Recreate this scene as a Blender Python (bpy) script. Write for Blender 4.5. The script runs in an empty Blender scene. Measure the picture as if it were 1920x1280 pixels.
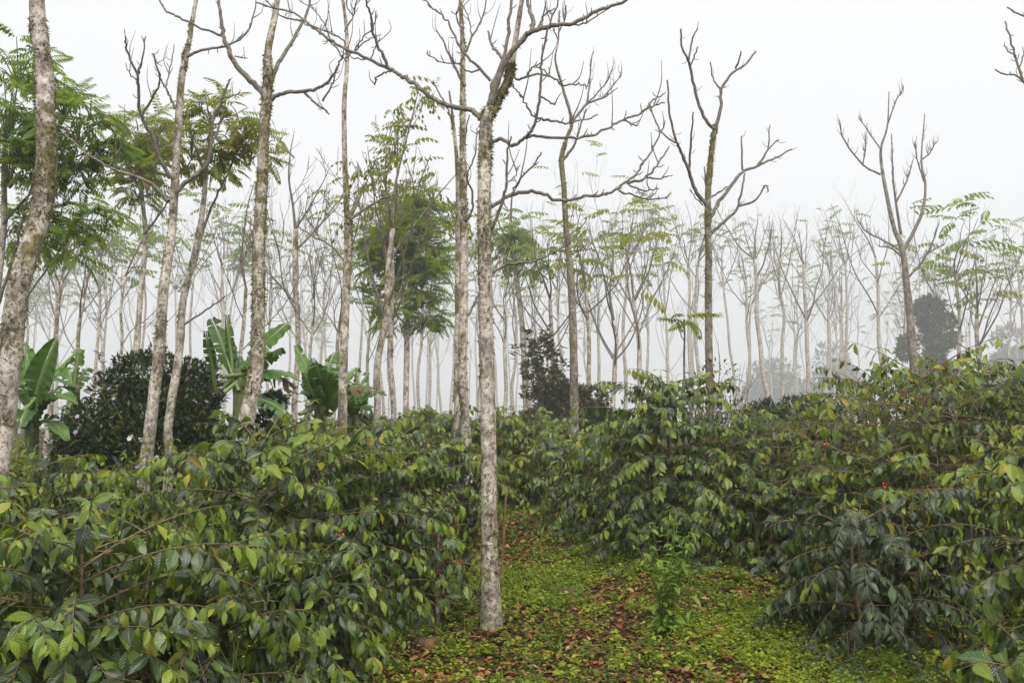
import bpy, math, random
import numpy as np
from mathutils import Vector, Matrix

# ------------------------------------------------------------------ camera, sky, sun, exposure
sc = bpy.context.scene
COL = sc.collection
CAM_Z, FPX, HORIZON = 1.6, 1867.0, 800.0
TH = math.atan((HORIZON - 640.0) / FPX)
cam_d = bpy.data.cameras.new("camera")
cam_d.lens, cam_d.sensor_width = 35.0, 36.0
cam_d.clip_start, cam_d.clip_end = 0.05, 600.0
cam = bpy.data.objects.new("camera", cam_d)
cam.location = (0, 0, CAM_Z)
cam.rotation_euler = (math.pi / 2 + TH, 0, 0)
COL.objects.link(cam)
sc.camera = cam

SUN_EL, SUN_ROT = math.radians(55), math.radians(200)
w = bpy.data.worlds.new("World")
sc.world = w
w.use_nodes = True
nt = w.node_tree
bg = nt.nodes["Background"]
sky = nt.nodes.new("ShaderNodeTexSky")
sky.sky_type = 'NISHITA'
sky.sun_disc = False
sky.sun_elevation, sky.sun_rotation = SUN_EL, SUN_ROT
sky.dust_density = 4.0
hs = nt.nodes.new("ShaderNodeHueSaturation")
hs.inputs['Saturation'].default_value = 0.08
mx = nt.nodes.new("ShaderNodeMix")
mx.data_type = 'RGBA'
mx.inputs[0].default_value = 0.80
mx.inputs[7].default_value = (9.5, 9.6, 9.75, 1)       # even cloud deck over the clear sky
nt.links.new(sky.outputs[0], hs.inputs['Color'])
nt.links.new(hs.outputs[0], mx.inputs[6])
nt.links.new(mx.outputs[2], bg.inputs[0])
bg.inputs[1].default_value = 0.05
w.cycles.sampling_method = 'MANUAL'
w.cycles.sample_map_resolution = 256

sun_d = bpy.data.lights.new("sun", 'SUN')
sun_d.energy, sun_d.angle = 1.5, math.radians(38)
sun_d.color = (1.0, 0.96, 0.9)
sun = bpy.data.objects.new("sun", sun_d)
sun.rotation_euler = (math.radians(90) - SUN_EL, 0, math.radians(20))
sun.location = (0, 0, 40)
COL.objects.link(sun)

sc.view_settings.view_transform = 'Standard'
sc.view_settings.look = 'None'
sc.view_settings.exposure = 1.32
sc.view_settings.gamma = 1.0
sc.view_settings.use_curve_mapping = False
cy = sc.cycles
cy.max_bounces, cy.diffuse_bounces, cy.glossy_bounces = 6, 2, 2
cy.transmission_bounces, cy.volume_bounces, cy.transparent_max_bounces = 3, 1, 4
cy.use_denoising = True
cy.denoiser = 'OPENIMAGEDENOISE'
cy.use_adaptive_sampling = False
cy.sample_clamp_indirect = 6.0
cy.caustics_reflective = cy.caustics_refractive = False

HAZE_DENSITY = 0.0025

# ------------------------------------------------------------------ helpers
RNG = np.random.default_rng(11)


def sm(a, b, x):
    t = np.clip((np.asarray(x, float) - a) / (b - a), 0, 1)
    return t * t * (3 - 2 * t)


_NT = np.random.default_rng(5).random((64, 64))


def vnoise(x, y):
    x = np.asarray(x, float); y = np.asarray(y, float)
    xi = np.floor(x).astype(int); yi = np.floor(y).astype(int)
    fx = x - xi; fy = y - yi
    fx = fx * fx * (3 - 2 * fx); fy = fy * fy * (3 - 2 * fy)
    g = lambda a, b: _NT[a % 64, b % 64]
    return (g(xi, yi) * (1 - fx) + g(xi + 1, yi) * fx) * (1 - fy) + (g(xi, yi + 1) * (1 - fx) + g(xi + 1, yi + 1) * fx) * fy


def gz(x, y):
    x = np.asarray(x, float); y = np.asarray(y, float)
    z = 0.09 * np.clip(y - 6.5, 0, 6.5) + 0.012 * np.clip(y - 13, 0, 60)
    z = z + 0.06 * np.clip(x - 1, 0, 9) * sm(5, 10, y) * (1 - sm(18, 40, y))
    z = z + 0.07 * (vnoise(x * 0.9 + 7, y * 0.9) - 0.5) + 0.025 * (vnoise(x * 3.1, y * 3.1 + 9) - 0.5)
    return z


def P(px, py, d):
    """photo pixel (1920 x 1280) and distance forward in metres -> a point in the place"""
    u = (px - 960.0) / FPX; v = (640.0 - py) / FPX
    c, s = math.cos(TH), math.sin(TH)
    dx, dy, dz = u, c - v * s, s + v * c
    k = d / dy
    return np.array([dx * k, d, CAM_Z + dz * k])


def project(pts):
    p = np.asarray(pts, float) - np.array([0, 0, CAM_Z])
    c, s = math.cos(TH), math.sin(TH)
    f = p[:, 1] * c + p[:, 2] * s
    up = -p[:, 1] * s + p[:, 2] * c
    fs = np.where(f > 0.05, f, 0.05)
    return np.stack([960 + FPX * p[:, 0] / fs, 640 - FPX * up / fs, f], 1)


def DD(d):
    return d if d < 12.5 else 12.5 + (d - 12.5) * 3.0          # the rear ranks stand well back


def xat(px, d):
    return (px - 960.0) / FPX * d * (1 + 0.0)


def nrm(v):
    v = np.asarray(v, float)
    return v / np.maximum(np.linalg.norm(v, axis=-1, keepdims=True), 1e-9)


class MB:
    def __init__(self):
        self.V, self.F4, self.F3, self.M4, self.M3, self.UV, self.R = [], [], [], [], [], [], []
        self.n = 0

    def add(self, V, F4=None, F3=None, mat=0, uv=None, rnd=None):
        V = np.asarray(V, float).reshape(-1, 3)
        k = len(V)
        self.V.append(V)
        self.UV.append(np.zeros((k, 2)) if uv is None else np.asarray(uv, float).reshape(-1, 2))
        self.R.append(np.zeros(k) if rnd is None else np.broadcast_to(np.asarray(rnd, float), (k,)).copy())
        if F4 is not None and len(F4):
            F4 = np.asarray(F4, int).reshape(-1, 4)
            self.F4.append(F4 + self.n)
            self.M4.append(np.broadcast_to(np.asarray(mat, int), (len(F4),)))
        if F3 is not None and len(F3):
            F3 = np.asarray(F3, int).reshape(-1, 3)
            self.F3.append(F3 + self.n)
            self.M3.append(np.broadcast_to(np.asarray(mat, int), (len(F3),)))
        self.n += k

    def inst(self, tpl, pos, rot, scale, mat=0, rnd=None):
        """many copies of a template (V, F4, uv) baked into this one mesh"""
        V, F4, uv = tpl
        n, k = len(pos), len(V)
        if n == 0:
            return
        A = np.einsum('nij,kj->nki', rot, V) * np.asarray(scale, float).reshape(-1, 1, 1) + np.asarray(pos)[:, None, :]
        F = (F4[None] + (np.arange(n) * k)[:, None, None]).reshape(-1, 4)
        m = np.repeat(np.broadcast_to(np.asarray(mat, int), (n,)), len(F4))
        r = np.repeat(np.random.default_rng(n).random(n) if rnd is None else rnd, k)
        self.add(A.reshape(-1, 3), F4=F, mat=m, uv=np.tile(uv, (n, 1)), rnd=r)

    def mesh(self, name, mats, smooth=True):
        me = bpy.data.meshes.new(name)
        V = np.concatenate(self.V) if self.V else np.zeros((0, 3))
        F4 = np.concatenate(self.F4) if self.F4 else np.zeros((0, 4), int)
        F3 = np.concatenate(self.F3) if self.F3 else np.zeros((0, 3), int)
        M = np.concatenate(self.M4 + self.M3) if (self.M4 or self.M3) else np.zeros(0, int)
        me.vertices.add(len(V))
        me.vertices.foreach_set("co", V.astype(np.float32).ravel())
        L = np.concatenate([F4.ravel(), F3.ravel()]).astype(np.int32)
        me.loops.add(len(L))
        me.loops.foreach_set("vertex_index", L)
        st = np.concatenate([np.arange(len(F4)) * 4, len(F4) * 4 + np.arange(len(F3)) * 3]).astype(np.int32)
        me.polygons.add(len(st))
        me.polygons.foreach_set("loop_start", st)
        me.polygons.foreach_set("material_index", M.astype(np.int32))
        me.polygons.foreach_set("use_smooth", np.full(len(st), smooth))
        uvl = me.uv_layers.new(name="UVMap")
        uv = np.concatenate(self.UV)
        uvl.data.foreach_set("uv", uv[L].astype(np.float32).ravel())
        at = me.attributes.new("rnd", 'FLOAT', 'POINT')
        at.data.foreach_set("value", np.concatenate(self.R).astype(np.float32))
        for m in (mats if isinstance(mats, (list, tuple)) else [mats]):
            me.materials.append(m)
        me.update(calc_edges=True)
        return me


def link(name, me, parent=None, kind=None):
    o = bpy.data.objects.new(name, me)
    COL.objects.link(o)
    if parent is not None:
        o.parent = parent
    if kind:
        o['kind'] = kind
    return o


LABELS = []


def thing(name, label, cat, loc=(0, 0, 0), group=None):
    o = bpy.data.objects.new(name, None)
    o.empty_display_size = 0.2
    o.location = tuple(float(a) for a in loc)
    COL.objects.link(o)
    tag(o, label, cat, group)
    return o


def tag(o, label, cat, group=None):
    n = len(label.split())
    if not 4 <= n <= 16:
        print("LABEL LENGTH", n, label)
    o['label'], o['category'] = label, cat
    if group:
        o['group'] = group
    return o


def spline(pts, sub=4):
    p = np.asarray(pts, float)
    if len(p) < 3:
        t = np.linspace(0, 1, sub + 1)[:, None]
        return p[0] * (1 - t) + p[-1] * t
    q = np.vstack([2 * p[0] - p[1], p, 2 * p[-1] - p[-2]])
    out = []
    t = np.linspace(0, 1, sub, endpoint=False)[:, None]
    for i in range(1, len(q) - 2):
        a, b, c, d = q[i - 1], q[i], q[i + 1], q[i + 2]
        out.append(0.5 * (2 * b + (c - a) * t + (2 * a - 5 * b + 4 * c - d) * t ** 2 + (3 * b - a - 3 * c + d) * t ** 3))
    return np.vstack(out + [p[-1:]])


def tube(mb, pts, rad, n=6, mat=0, rough=0.0, rnd=0.0, rng=RNG):
    p = np.asarray(pts, float)
    r = np.broadcast_to(np.asarray(rad, float), (len(p),)) if np.ndim(rad) < 1 or len(np.atleast_1d(rad)) == 1 else np.asarray(rad, float)
    if len(r) != len(p):
        r = np.interp(np.linspace(0, 1, len(p)), np.linspace(0, 1, len(r)), r)
    t = nrm(np.gradient(p, axis=0))
    a = np.array([1.0, 0, 0]) if abs(t[0][0]) < 0.8 else np.array([0, 1.0, 0])
    us = []
    u = nrm(a - t[0] * np.dot(a, t[0]))
    for i in range(len(p)):
        u = nrm(u - t[i] * np.dot(u, t[i]))
        us.append(u)
    us = np.array(us)
    vs = np.cross(t, us)
    an = np.arange(n) * 2 * math.pi / n
    rr = r[:, None] * np.ones((1, n))
    if rough:
        rr = rr * (1 + rough * rng.normal(size=rr.shape))
    V = p[:, None] + (us[:, None] * np.cos(an)[None, :, None] + vs[:, None] * np.sin(an)[None, :, None]) * rr[:, :, None]
    i = np.arange(len(p) - 1)[:, None] * n
    j = np.arange(n)[None]
    F = np.stack([i + j, i + (j + 1) % n, i + n + (j + 1) % n, i + n + j], -1).reshape(-1, 4)
    vv = np.repeat(np.linspace(0, 1, len(p)), n)
    uv = np.stack([np.tile(np.arange(n) / n, len(p)), vv], 1)
    base = mb.n
    mb.add(V.reshape(-1, 3), F4=F, mat=mat, uv=uv, rnd=rnd if np.ndim(rnd) == 0 else np.clip(np.repeat(np.interp(np.linspace(0, 1, len(p)), np.linspace(0, 1, len(rnd)), rnd), n) + 0.2 * np.cos(np.tile(an, len(p)) - rng.uniform(0, 6.28)) + 0.10 * np.repeat(rng.normal(size=len(p)), n), 0, 1.2))
    e = (len(p) - 1) * n
    mb.F3.append(np.array([[base + e, base + e + k, base + e + k + 1] for k in range(1, n - 1)]))
    mb.M3.append(np.full(n - 2, mat))


def frames(axis, normal):
    """rotation matrices with local +Y along axis and local +Z near normal"""
    y = nrm(axis)
    z = normal - y * np.sum(normal * y, -1, keepdims=True)
    z = nrm(z)
    x = np.cross(y, z)
    return np.stack([x, y, z], -1)


# ------------------------------------------------------------------ materials
def new_mat(name):
    m = bpy.data.materials.new(name)
    m.use_nodes = True
    return m, m.node_tree, m.node_tree.nodes["Principled BSDF"], m.node_tree.nodes["Material Output"]


def nd(nt, typ, **kw):
    n = nt.nodes.new(typ)
    for k, v in kw.items():
        if k.startswith('_'):
            setattr(n, k[1:], v)
        else:
            n.inputs[k].default_value = v
    return n


def ramp(nt, fac, stops):
    r = nt.nodes.new("ShaderNodeValToRGB")
    el = r.color_ramp.elements
    while len(el) > 1:
        el.remove(el[-1])
    el[0].position, el[0].color = stops[0][0], (*stops[0][1], 1)
    for p, c in stops[1:]:
        e = el.new(p)
        e.color = (*c, 1)
    nt.links.new(fac, r.inputs[0])
    return r.outputs[0]


def math_n(nt, op, a, b=None, c=None):
    m = nt.nodes.new("ShaderNodeMath")
    m.operation = op
    for i, x in enumerate((a, b, c)):
        if x is None:
            continue
        if isinstance(x, (int, float)):
            m.inputs[i].default_value = x
        else:
            nt.links.new(x, m.inputs[i])
    return m.outputs[0]


def mixc(nt, fac, a, b, blend='MIX'):
    m = nt.nodes.new("ShaderNodeMix")
    m.data_type, m.blend_type = 'RGBA', blend
    for i, x in ((0, fac), (6, a), (7, b)):
        if isinstance(x, (int, float)):
            m.inputs[i].default_value = x
        elif isinstance(x, tuple):
            m.inputs[i].default_value = (*x, 1)
        else:
            nt.links.new(x, m.inputs[i])
    return m.outputs[2]


def rnd_value(nt):
    oi = nt.nodes.new("ShaderNodeObjectInfo")
    at = nt.nodes.new("ShaderNodeAttribute")
    at.attribute_name = "rnd"
    return math_n(nt, 'FRACT', math_n(nt, 'ADD', oi.outputs['Random'], at.outputs['Fac']))


def leaf_mat(name, stops, rough=0.4, spec=0.5, transl=0.25, tcol=(0.25, 0.4, 0.03), veins=0.0, nveins=8, rib=(0.16, 0.2, 0.06), patch=0.35, wet=0.0):
    m, t, b, out = new_mat(name)
    r = rnd_value(t)
    col = ramp(t, r, stops)
    tc = t.nodes.new("ShaderNodeTexCoord")
    nz = nd(t, "ShaderNodeTexNoise", Scale=9.0, Detail=3.0)
    t.links.new(tc.outputs['Object'], nz.inputs['Vector'])
    col = mixc(t, patch, col, ramp(t, nz.outputs[0], [(0.3, (0.35, 0.4, 0.35)), (0.65, (1.35, 1.35, 1.1))]), 'MULTIPLY')
    if veins:
        sep = t.nodes.new("ShaderNodeSeparateXYZ")
        t.links.new(tc.outputs['UV'], sep.inputs[0])
        au = math_n(t, 'ABSOLUTE', math_n(t, 'SUBTRACT', sep.outputs[0], 0.5))
        ph = math_n(t, 'MULTIPLY', math_n(t, 'SUBTRACT', sep.outputs[1], math_n(t, 'MULTIPLY', au, 0.45)), nveins * 2 * math.pi)
        wv = math_n(t, 'MULTIPLY_ADD', math_n(t, 'COSINE', ph), 0.5, 0.5)
        vein = math_n(t, 'POWER', wv, 10.0)
        ribm = math_n(t, 'LESS_THAN', au, 0.035)
        mask = math_n(t, 'MAXIMUM', math_n(t, 'MULTIPLY', vein, 0.35), math_n(t, 'MULTIPLY', ribm, 0.7))
        col = mixc(t, mask, col, rib)
        bp = nd(t, "ShaderNodeBump", Strength=veins, Distance=0.006)
        h = math_n(t, 'SUBTRACT', math_n(t, 'MULTIPLY', math_n(t, 'SQRT', math_n(t, 'SUBTRACT', 1.0, wv)), 1.0), math_n(t, 'MULTIPLY', ribm, 0.8))
        t.links.new(h, bp.inputs['Height'])
        t.links.new(bp.outputs[0], b.inputs['Normal'])
    t.links.new(col, b.inputs['Base Color'])
    b.inputs['Roughness'].default_value = rough
    b.inputs['Specular IOR Level'].default_value = spec
    b.inputs['Coat Weight'].default_value = wet
    b.inputs['Coat Roughness'].default_value = 0.18
    tr = t.nodes.new("ShaderNodeBsdfTranslucent")
    t.links.new(mixc(t, 0.55, col, tcol), tr.inputs[0])
    ms = nd(t, "ShaderNodeMixShader")
    ms.inputs[0].default_value = transl
    t.links.new(b.outputs[0], ms.inputs[1])
    t.links.new(tr.outputs[0], ms.inputs[2])
    t.links.new(ms.outputs[0], out.inputs[0])
    return m


def bark_mat(name, light=(0.46, 0.40, 0.34), white=(0.68, 0.63, 0.55), dark=(0.10, 0.075, 0.055), moss=(0.15, 0.13, 0.055), white_amt=0.5):
    m, t, b, out = new_mat(name)
    tc = t.nodes.new("ShaderNodeTexCoord")
    oi = t.nodes.new("ShaderNodeObjectInfo")
    mp = nd(t, "ShaderNodeMapping")
    mp.inputs['Scale'].default_value = (1, 1, 0.75)
    cx = t.nodes.new("ShaderNodeCombineXYZ")
    t.links.new(math_n(t, 'MULTIPLY', oi.outputs['Random'], 37.0), cx.inputs[0])
    t.links.new(math_n(t, 'MULTIPLY', oi.outputs['Random'], 11.0), cx.inputs[2])
    t.links.new(tc.outputs['Object'], mp.inputs['Vector'])
    t.links.new(cx.outputs[0], mp.inputs['Location'])
    vec = mp.outputs[0]
    n1 = nd(t, "ShaderNodeTexNoise", Scale=9.0, Detail=8.0, Roughness=0.65)
    n2 = nd(t, "ShaderNodeTexNoise", Scale=34.0, Detail=4.0, Roughness=0.7)
    n3 = nd(t, "ShaderNodeTexNoise", Scale=6.0, Detail=6.0, Roughness=0.7)
    vo = nd(t, "ShaderNodeTexVoronoi", Scale=26.0)
    for n in (n1, n2, n3, vo):
        t.links.new(vec, n.inputs['Vector'])
    mid = tuple(a * 0.62 for a in light)
    col = ramp(t, n1.outputs[0], [(0.30, dark), (0.41, mid), (0.5, light), (0.62 - 0.1 * white_amt, tuple((a + c) / 2 for a, c in zip(light, white))), (0.70, white)])
    v2 = nd(t, "ShaderNodeTexNoise", Scale=4.2, Detail=3.0, Roughness=0.75)
    t.links.new(vec, v2.inputs['Vector'])
    col = mixc(t, ramp(t, v2.outputs[0], [(0.56, (0, 0, 0)), (0.63, (0.75, 0.75, 0.75))]), col, white)
    col = mixc(t, ramp(t, v2.outputs[0], [(0.36, (0.7, 0.7, 0.7)), (0.43, (0, 0, 0))]), col, tuple(a * 0.45 for a in light))
    spots = ramp(t, n2.outputs[0], [(0.38, (0.28, 0.25, 0.22)), (0.52, (1, 1, 1))])
    col = mixc(t, 0.8, col, spots, 'MULTIPLY')
    col = mixc(t, 0.25, col, ramp(t, vo.outputs[0], [(0.1, (0.6, 0.56, 0.5)), (0.4, (1.1, 1.1, 1.08))]), 'MULTIPLY')
    at = t.nodes.new("ShaderNodeAttribute")
    at.attribute_name = "rnd"                      # how mossy the bark is at this height
    mk = math_n(t, 'ADD', math_n(t, 'MULTIPLY_ADD', at.outputs['Fac'], 0.46, -0.34), n3.outputs[0])
    mk = ramp(t, mk, [(0.46, (0, 0, 0)), (0.56, (1, 1, 1))])
    mcol = ramp(t, n2.outputs[0], [(0.3, tuple(a * 0.45 for a in moss)), (0.5, moss), (0.68, (0.30, 0.27, 0.15))])
    col = mixc(t, mk, col, mcol)
    t.links.new(col, b.inputs['Base Color'])
    b.inputs['Roughness'].default_value = 0.85
    b.inputs['Specular IOR Level'].default_value = 0.2
    bp = nd(t, "ShaderNodeBump", Strength=0.9, Distance=0.02)
    t.links.new(math_n(t, 'ADD', n2.outputs[0], n1.outputs[0]), bp.inputs['Height'])
    t.links.new(bp.outputs[0], b.inputs['Normal'])
    return m


def simple_mat(name, stops, scale=12.0, rough=0.8, bump=0.3, spec=0.2):
    m, t, b, out = new_mat(name)
    tc = t.nodes.new("ShaderNodeTexCoord")
    nz = nd(t, "ShaderNodeTexNoise", Scale=scale, Detail=5.0, Roughness=0.6)
    t.links.new(tc.outputs['Object'], nz.inputs['Vector'])
    t.links.new(ramp(t, nz.outputs[0], stops), b.inputs['Base Color'])
    b.inputs['Roughness'].default_value = rough
    b.inputs['Specular IOR Level'].default_value = spec
    bp = nd(t, "ShaderNodeBump", Strength=bump, Distance=0.02)
    t.links.new(nz.outputs[0], bp.inputs['Height'])
    t.links.new(bp.outputs[0], b.inputs['Normal'])
    return m


M_BARK = bark_mat("bark")
M_BARK_BROWN = bark_mat("bark_brown", light=(0.25, 0.21, 0.18), white=(0.42, 0.38, 0.33), white_amt=0.2)
M_TWIG = simple_mat("twig_bark", [(0.3, (0.085, 0.068, 0.056)), (0.55, (0.18, 0.15, 0.125)), (0.75, (0.32, 0.29, 0.25))], 22.0)
M_MOSS = leaf_mat("moss_tufts", [(0.0, (0.07, 0.06, 0.025)), (0.5, (0.18, 0.16, 0.065)), (1.0, (0.34, 0.32, 0.17))], rough=0.9, spec=0.1, transl=0.3, tcol=(0.3, 0.3, 0.1), patch=0.2)
M_COFFEE = leaf_mat("coffee_leaf", [(0.0, (0.011, 0.026, 0.006)), (0.4, (0.020, 0.044, 0.007)), (0.62, (0.048, 0.102, 0.012)), (1.0, (0.16, 0.23, 0.012))],
                    rough=0.30, spec=0.55, transl=0.16, tcol=(0.18, 0.28, 0.02), veins=0.45, wet=0.3)
M_DARKCOFFEE = leaf_mat("dark_coffee_leaf", [(0.0, (0.012, 0.024, 0.012)), (0.5, (0.018, 0.036, 0.016)), (1.0, (0.03, 0.05, 0.018))],
                        rough=0.30, spec=0.42, transl=0.1, tcol=(0.08, 0.14, 0.02), veins=0.45, wet=0.3)
M_YOUNG = leaf_mat("young_coffee_leaf", [(0.0, (0.07, 0.13, 0.007)), (0.4, (0.15, 0.23, 0.008)), (0.85, (0.24, 0.31, 0.010)), (1.0, (0.34, 0.29, 0.02))],
                   rough=0.30, spec=0.5, transl=0.35, tcol=(0.4, 0.5, 0.05), veins=0.4, wet=0.15, rib=(0.3, 0.36, 0.1))
M_YELLOW = leaf_mat("yellow_coffee_leaf", [(0.0, (0.17, 0.12, 0.02)), (0.4, (0.28, 0.24, 0.02)), (1.0, (0.42, 0.35, 0.03))],
                    rough=0.45, spec=0.4, transl=0.3, tcol=(0.5, 0.36, 0.03), veins=0.4, rib=(0.35, 0.27, 0.08))
M_STEM = simple_mat("shrub_stem", [(0.3, (0.09, 0.06, 0.035)), (0.6, (0.20, 0.14, 0.08)), (0.8, (0.34, 0.26, 0.16))], 30.0)
M_CHERRY = leaf_mat("coffee_cherry", [(0.0, (0.28, 0.015, 0.012)), (0.6, (0.45, 0.05, 0.02)), (1.0, (0.36, 0.24, 0.03))], rough=0.25, spec=0.5, transl=0.0, patch=0.1)
M_DRIED = leaf_mat("dried_cherry", [(0.0, (0.03, 0.012, 0.010)), (1.0, (0.09, 0.025, 0.018))], rough=0.5, spec=0.4, transl=0.0, patch=0.1)
M_PINNATE = leaf_mat("shade_tree_leaf", [(0.0, (0.06, 0.12, 0.010)), (0.55, (0.11, 0.18, 0.012)), (0.82, (0.21, 0.26, 0.014)), (1.0, (0.32, 0.27, 0.02))],
                     rough=0.45, spec=0.4, transl=0.55, tcol=(0.34, 0.52, 0.03), patch=0.2)
M_OLIVE = leaf_mat("olive_tree_leaf", [(0.0, (0.09, 0.13, 0.015)), (0.6, (0.16, 0.20, 0.02)), (0.9, (0.26, 0.25, 0.025)), (1.0, (0.32, 0.20, 0.025))],
                   rough=0.45, spec=0.4, transl=0.55, tcol=(0.42, 0.48, 0.03), patch=0.2)
M_BANANA = leaf_mat("banana_leaf", [(0.0, (0.025, 0.075, 0.010)), (0.5, (0.045, 0.12, 0.013)), (1.0, (0.09, 0.19, 0.018))],
                    rough=0.38, spec=0.5, transl=0.2, tcol=(0.16, 0.32, 0.02), veins=0.25, nveins=26, rib=(0.24, 0.30, 0.10), patch=0.2)
M_BANANA_DRY = leaf_mat("dry_banana_leaf", [(0.0, (0.14, 0.085, 0.05)), (1.0, (0.28, 0.18, 0.11))], rough=0.8, spec=0.2, transl=0.2, tcol=(0.35, 0.22, 0.12), veins=0.3, nveins=20, rib=(0.2, 0.14, 0.08))
M_BANANA_STEM = simple_mat("banana_stem", [(0.35, (0.06, 0.07, 0.03)), (0.55, (0.13, 0.15, 0.05)), (0.7, (0.2, 0.14, 0.09))], 7.0, 0.6, 0.4)
M_BUSH = leaf_mat("bush_leaf", [(0.0, (0.016, 0.034, 0.010)), (0.55, (0.032, 0.06, 0.014)), (0.85, (0.07, 0.10, 0.016)), (1.0, (0.18, 0.22, 0.02))], rough=0.4, spec=0.5, transl=0.12, tcol=(0.1, 0.16, 0.02), patch=0.15)
M_BUSH_BROWN = leaf_mat("brown_bush_leaf", [(0.0, (0.035, 0.045, 0.014)), (0.5, (0.07, 0.08, 0.02)), (0.8, (0.14, 0.11, 0.03)), (1.0, (0.22, 0.13, 0.03))], rough=0.5, spec=0.35, transl=0.15, tcol=(0.18, 0.15, 0.04), patch=0.15)
M_BLOSSOM = leaf_mat("lilac_blossom", [(0.0, (0.45, 0.36, 0.62)), (0.5, (0.72, 0.66, 0.78)), (1.0, (0.8, 0.78, 0.8))], rough=0.7, spec=0.2, transl=0.3, tcol=(0.7, 0.6, 0.8), patch=0.0)
M_COVER = leaf_mat("ground_cover_leaf", [(0.0, (0.06, 0.11, 0.010)), (0.4, (0.14, 0.205, 0.014)), (0.8, (0.25, 0.31, 0.02)), (1.0, (0.36, 0.37, 0.04))], rough=0.55, spec=0.3, transl=0.35, tcol=(0.35, 0.5, 0.05), patch=0.1)
M_LITTER = leaf_mat("fallen_leaf", [(0.0, (0.045, 0.022, 0.013)), (0.35, (0.13, 0.048, 0.025)), (0.7, (0.25, 0.085, 0.036)), (0.92, (0.34, 0.15, 0.07)), (1.0, (0.42, 0.28, 0.16))], rough=0.7, spec=0.25, transl=0.1, tcol=(0.3, 0.12, 0.05), patch=0.3)
M_WEED = leaf_mat("weed_leaf", [(0.0, (0.06, 0.11, 0.012)), (0.6, (0.12, 0.19, 0.016)), (1.0, (0.22, 0.28, 0.02))], rough=0.5, spec=0.35, transl=0.3, tcol=(0.3, 0.45, 0.05), veins=0.3)
M_WEED_BRIGHT = leaf_mat("seedling_leaf", [(0.0, (0.10, 0.20, 0.02)), (1.0, (0.22, 0.34, 0.035))], rough=0.5, spec=0.35, transl=0.35, tcol=(0.35, 0.55, 0.05), veins=0.3)
M_FLOWER = leaf_mat("yellow_flower", [(0.0, (0.6, 0.42, 0.02)), (1.0, (0.75, 0.55, 0.05))], rough=0.6, spec=0.2, transl=0.2, tcol=(0.7, 0.5, 0.05), patch=0.0)
M_STAKE = simple_mat("stake_wood", [(0.3, (0.12, 0.075, 0.035)), (0.7, (0.24, 0.15, 0.07))], 18.0)
M_ROCK = simple_mat("mossy_rock", [(0.3, (0.035, 0.028, 0.022)), (0.5, (0.085, 0.06, 0.04)), (0.62, (0.17, 0.09, 0.025)), (0.8, (0.13, 0.12, 0.035))], 7.0, 0.85, 0.8)


def ground_mat():
    m, t, b, out = new_mat("soil")
    tc = t.nodes.new("ShaderNodeTexCoord")
    n1 = nd(t, "ShaderNodeTexNoise", Scale=1.6, Detail=6.0, Roughness=0.65)
    n2 = nd(t, "ShaderNodeTexNoise", Scale=22.0, Detail=5.0, Roughness=0.7)
    vo = nd(t, "ShaderNodeTexVoronoi", Scale=16.0)
    for n in (n1, n2, vo):
        t.links.new(tc.outputs['Object'], n.inputs['Vector'])
    soil = ramp(t, n2.outputs[0], [(0.3, (0.015, 0.009, 0.006)), (0.5, (0.045, 0.025, 0.015)), (0.7, (0.10, 0.052, 0.030))])
    soil = mixc(t, 0.6, soil, ramp(t, vo.outputs[1], [(0.2, (0.5, 0.4, 0.35)), (0.8, (1.5, 1.2, 1.0))]), 'MULTIPLY')
    green = ramp(t, n2.outputs[0], [(0.3, (0.012, 0.018, 0.004)), (0.6, (0.05, 0.065, 0.008))])
    col = mixc(t, ramp(t, n1.outputs[0], [(0.42, (0, 0, 0)), (0.56, (1, 1, 1))]), soil, green)
    t.links.new(col, b.inputs['Base Color'])
    b.inputs['Roughness'].default_value = 0.95
    b.inputs['Specular IOR Level'].default_value = 0.1
    bp = nd(t, "ShaderNodeBump", Strength=0.7, Distance=0.03)
    t.links.new(n2.outputs[0], bp.inputs['Height'])
    t.links.new(bp.outputs[0], b.inputs['Normal'])
    return m


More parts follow.
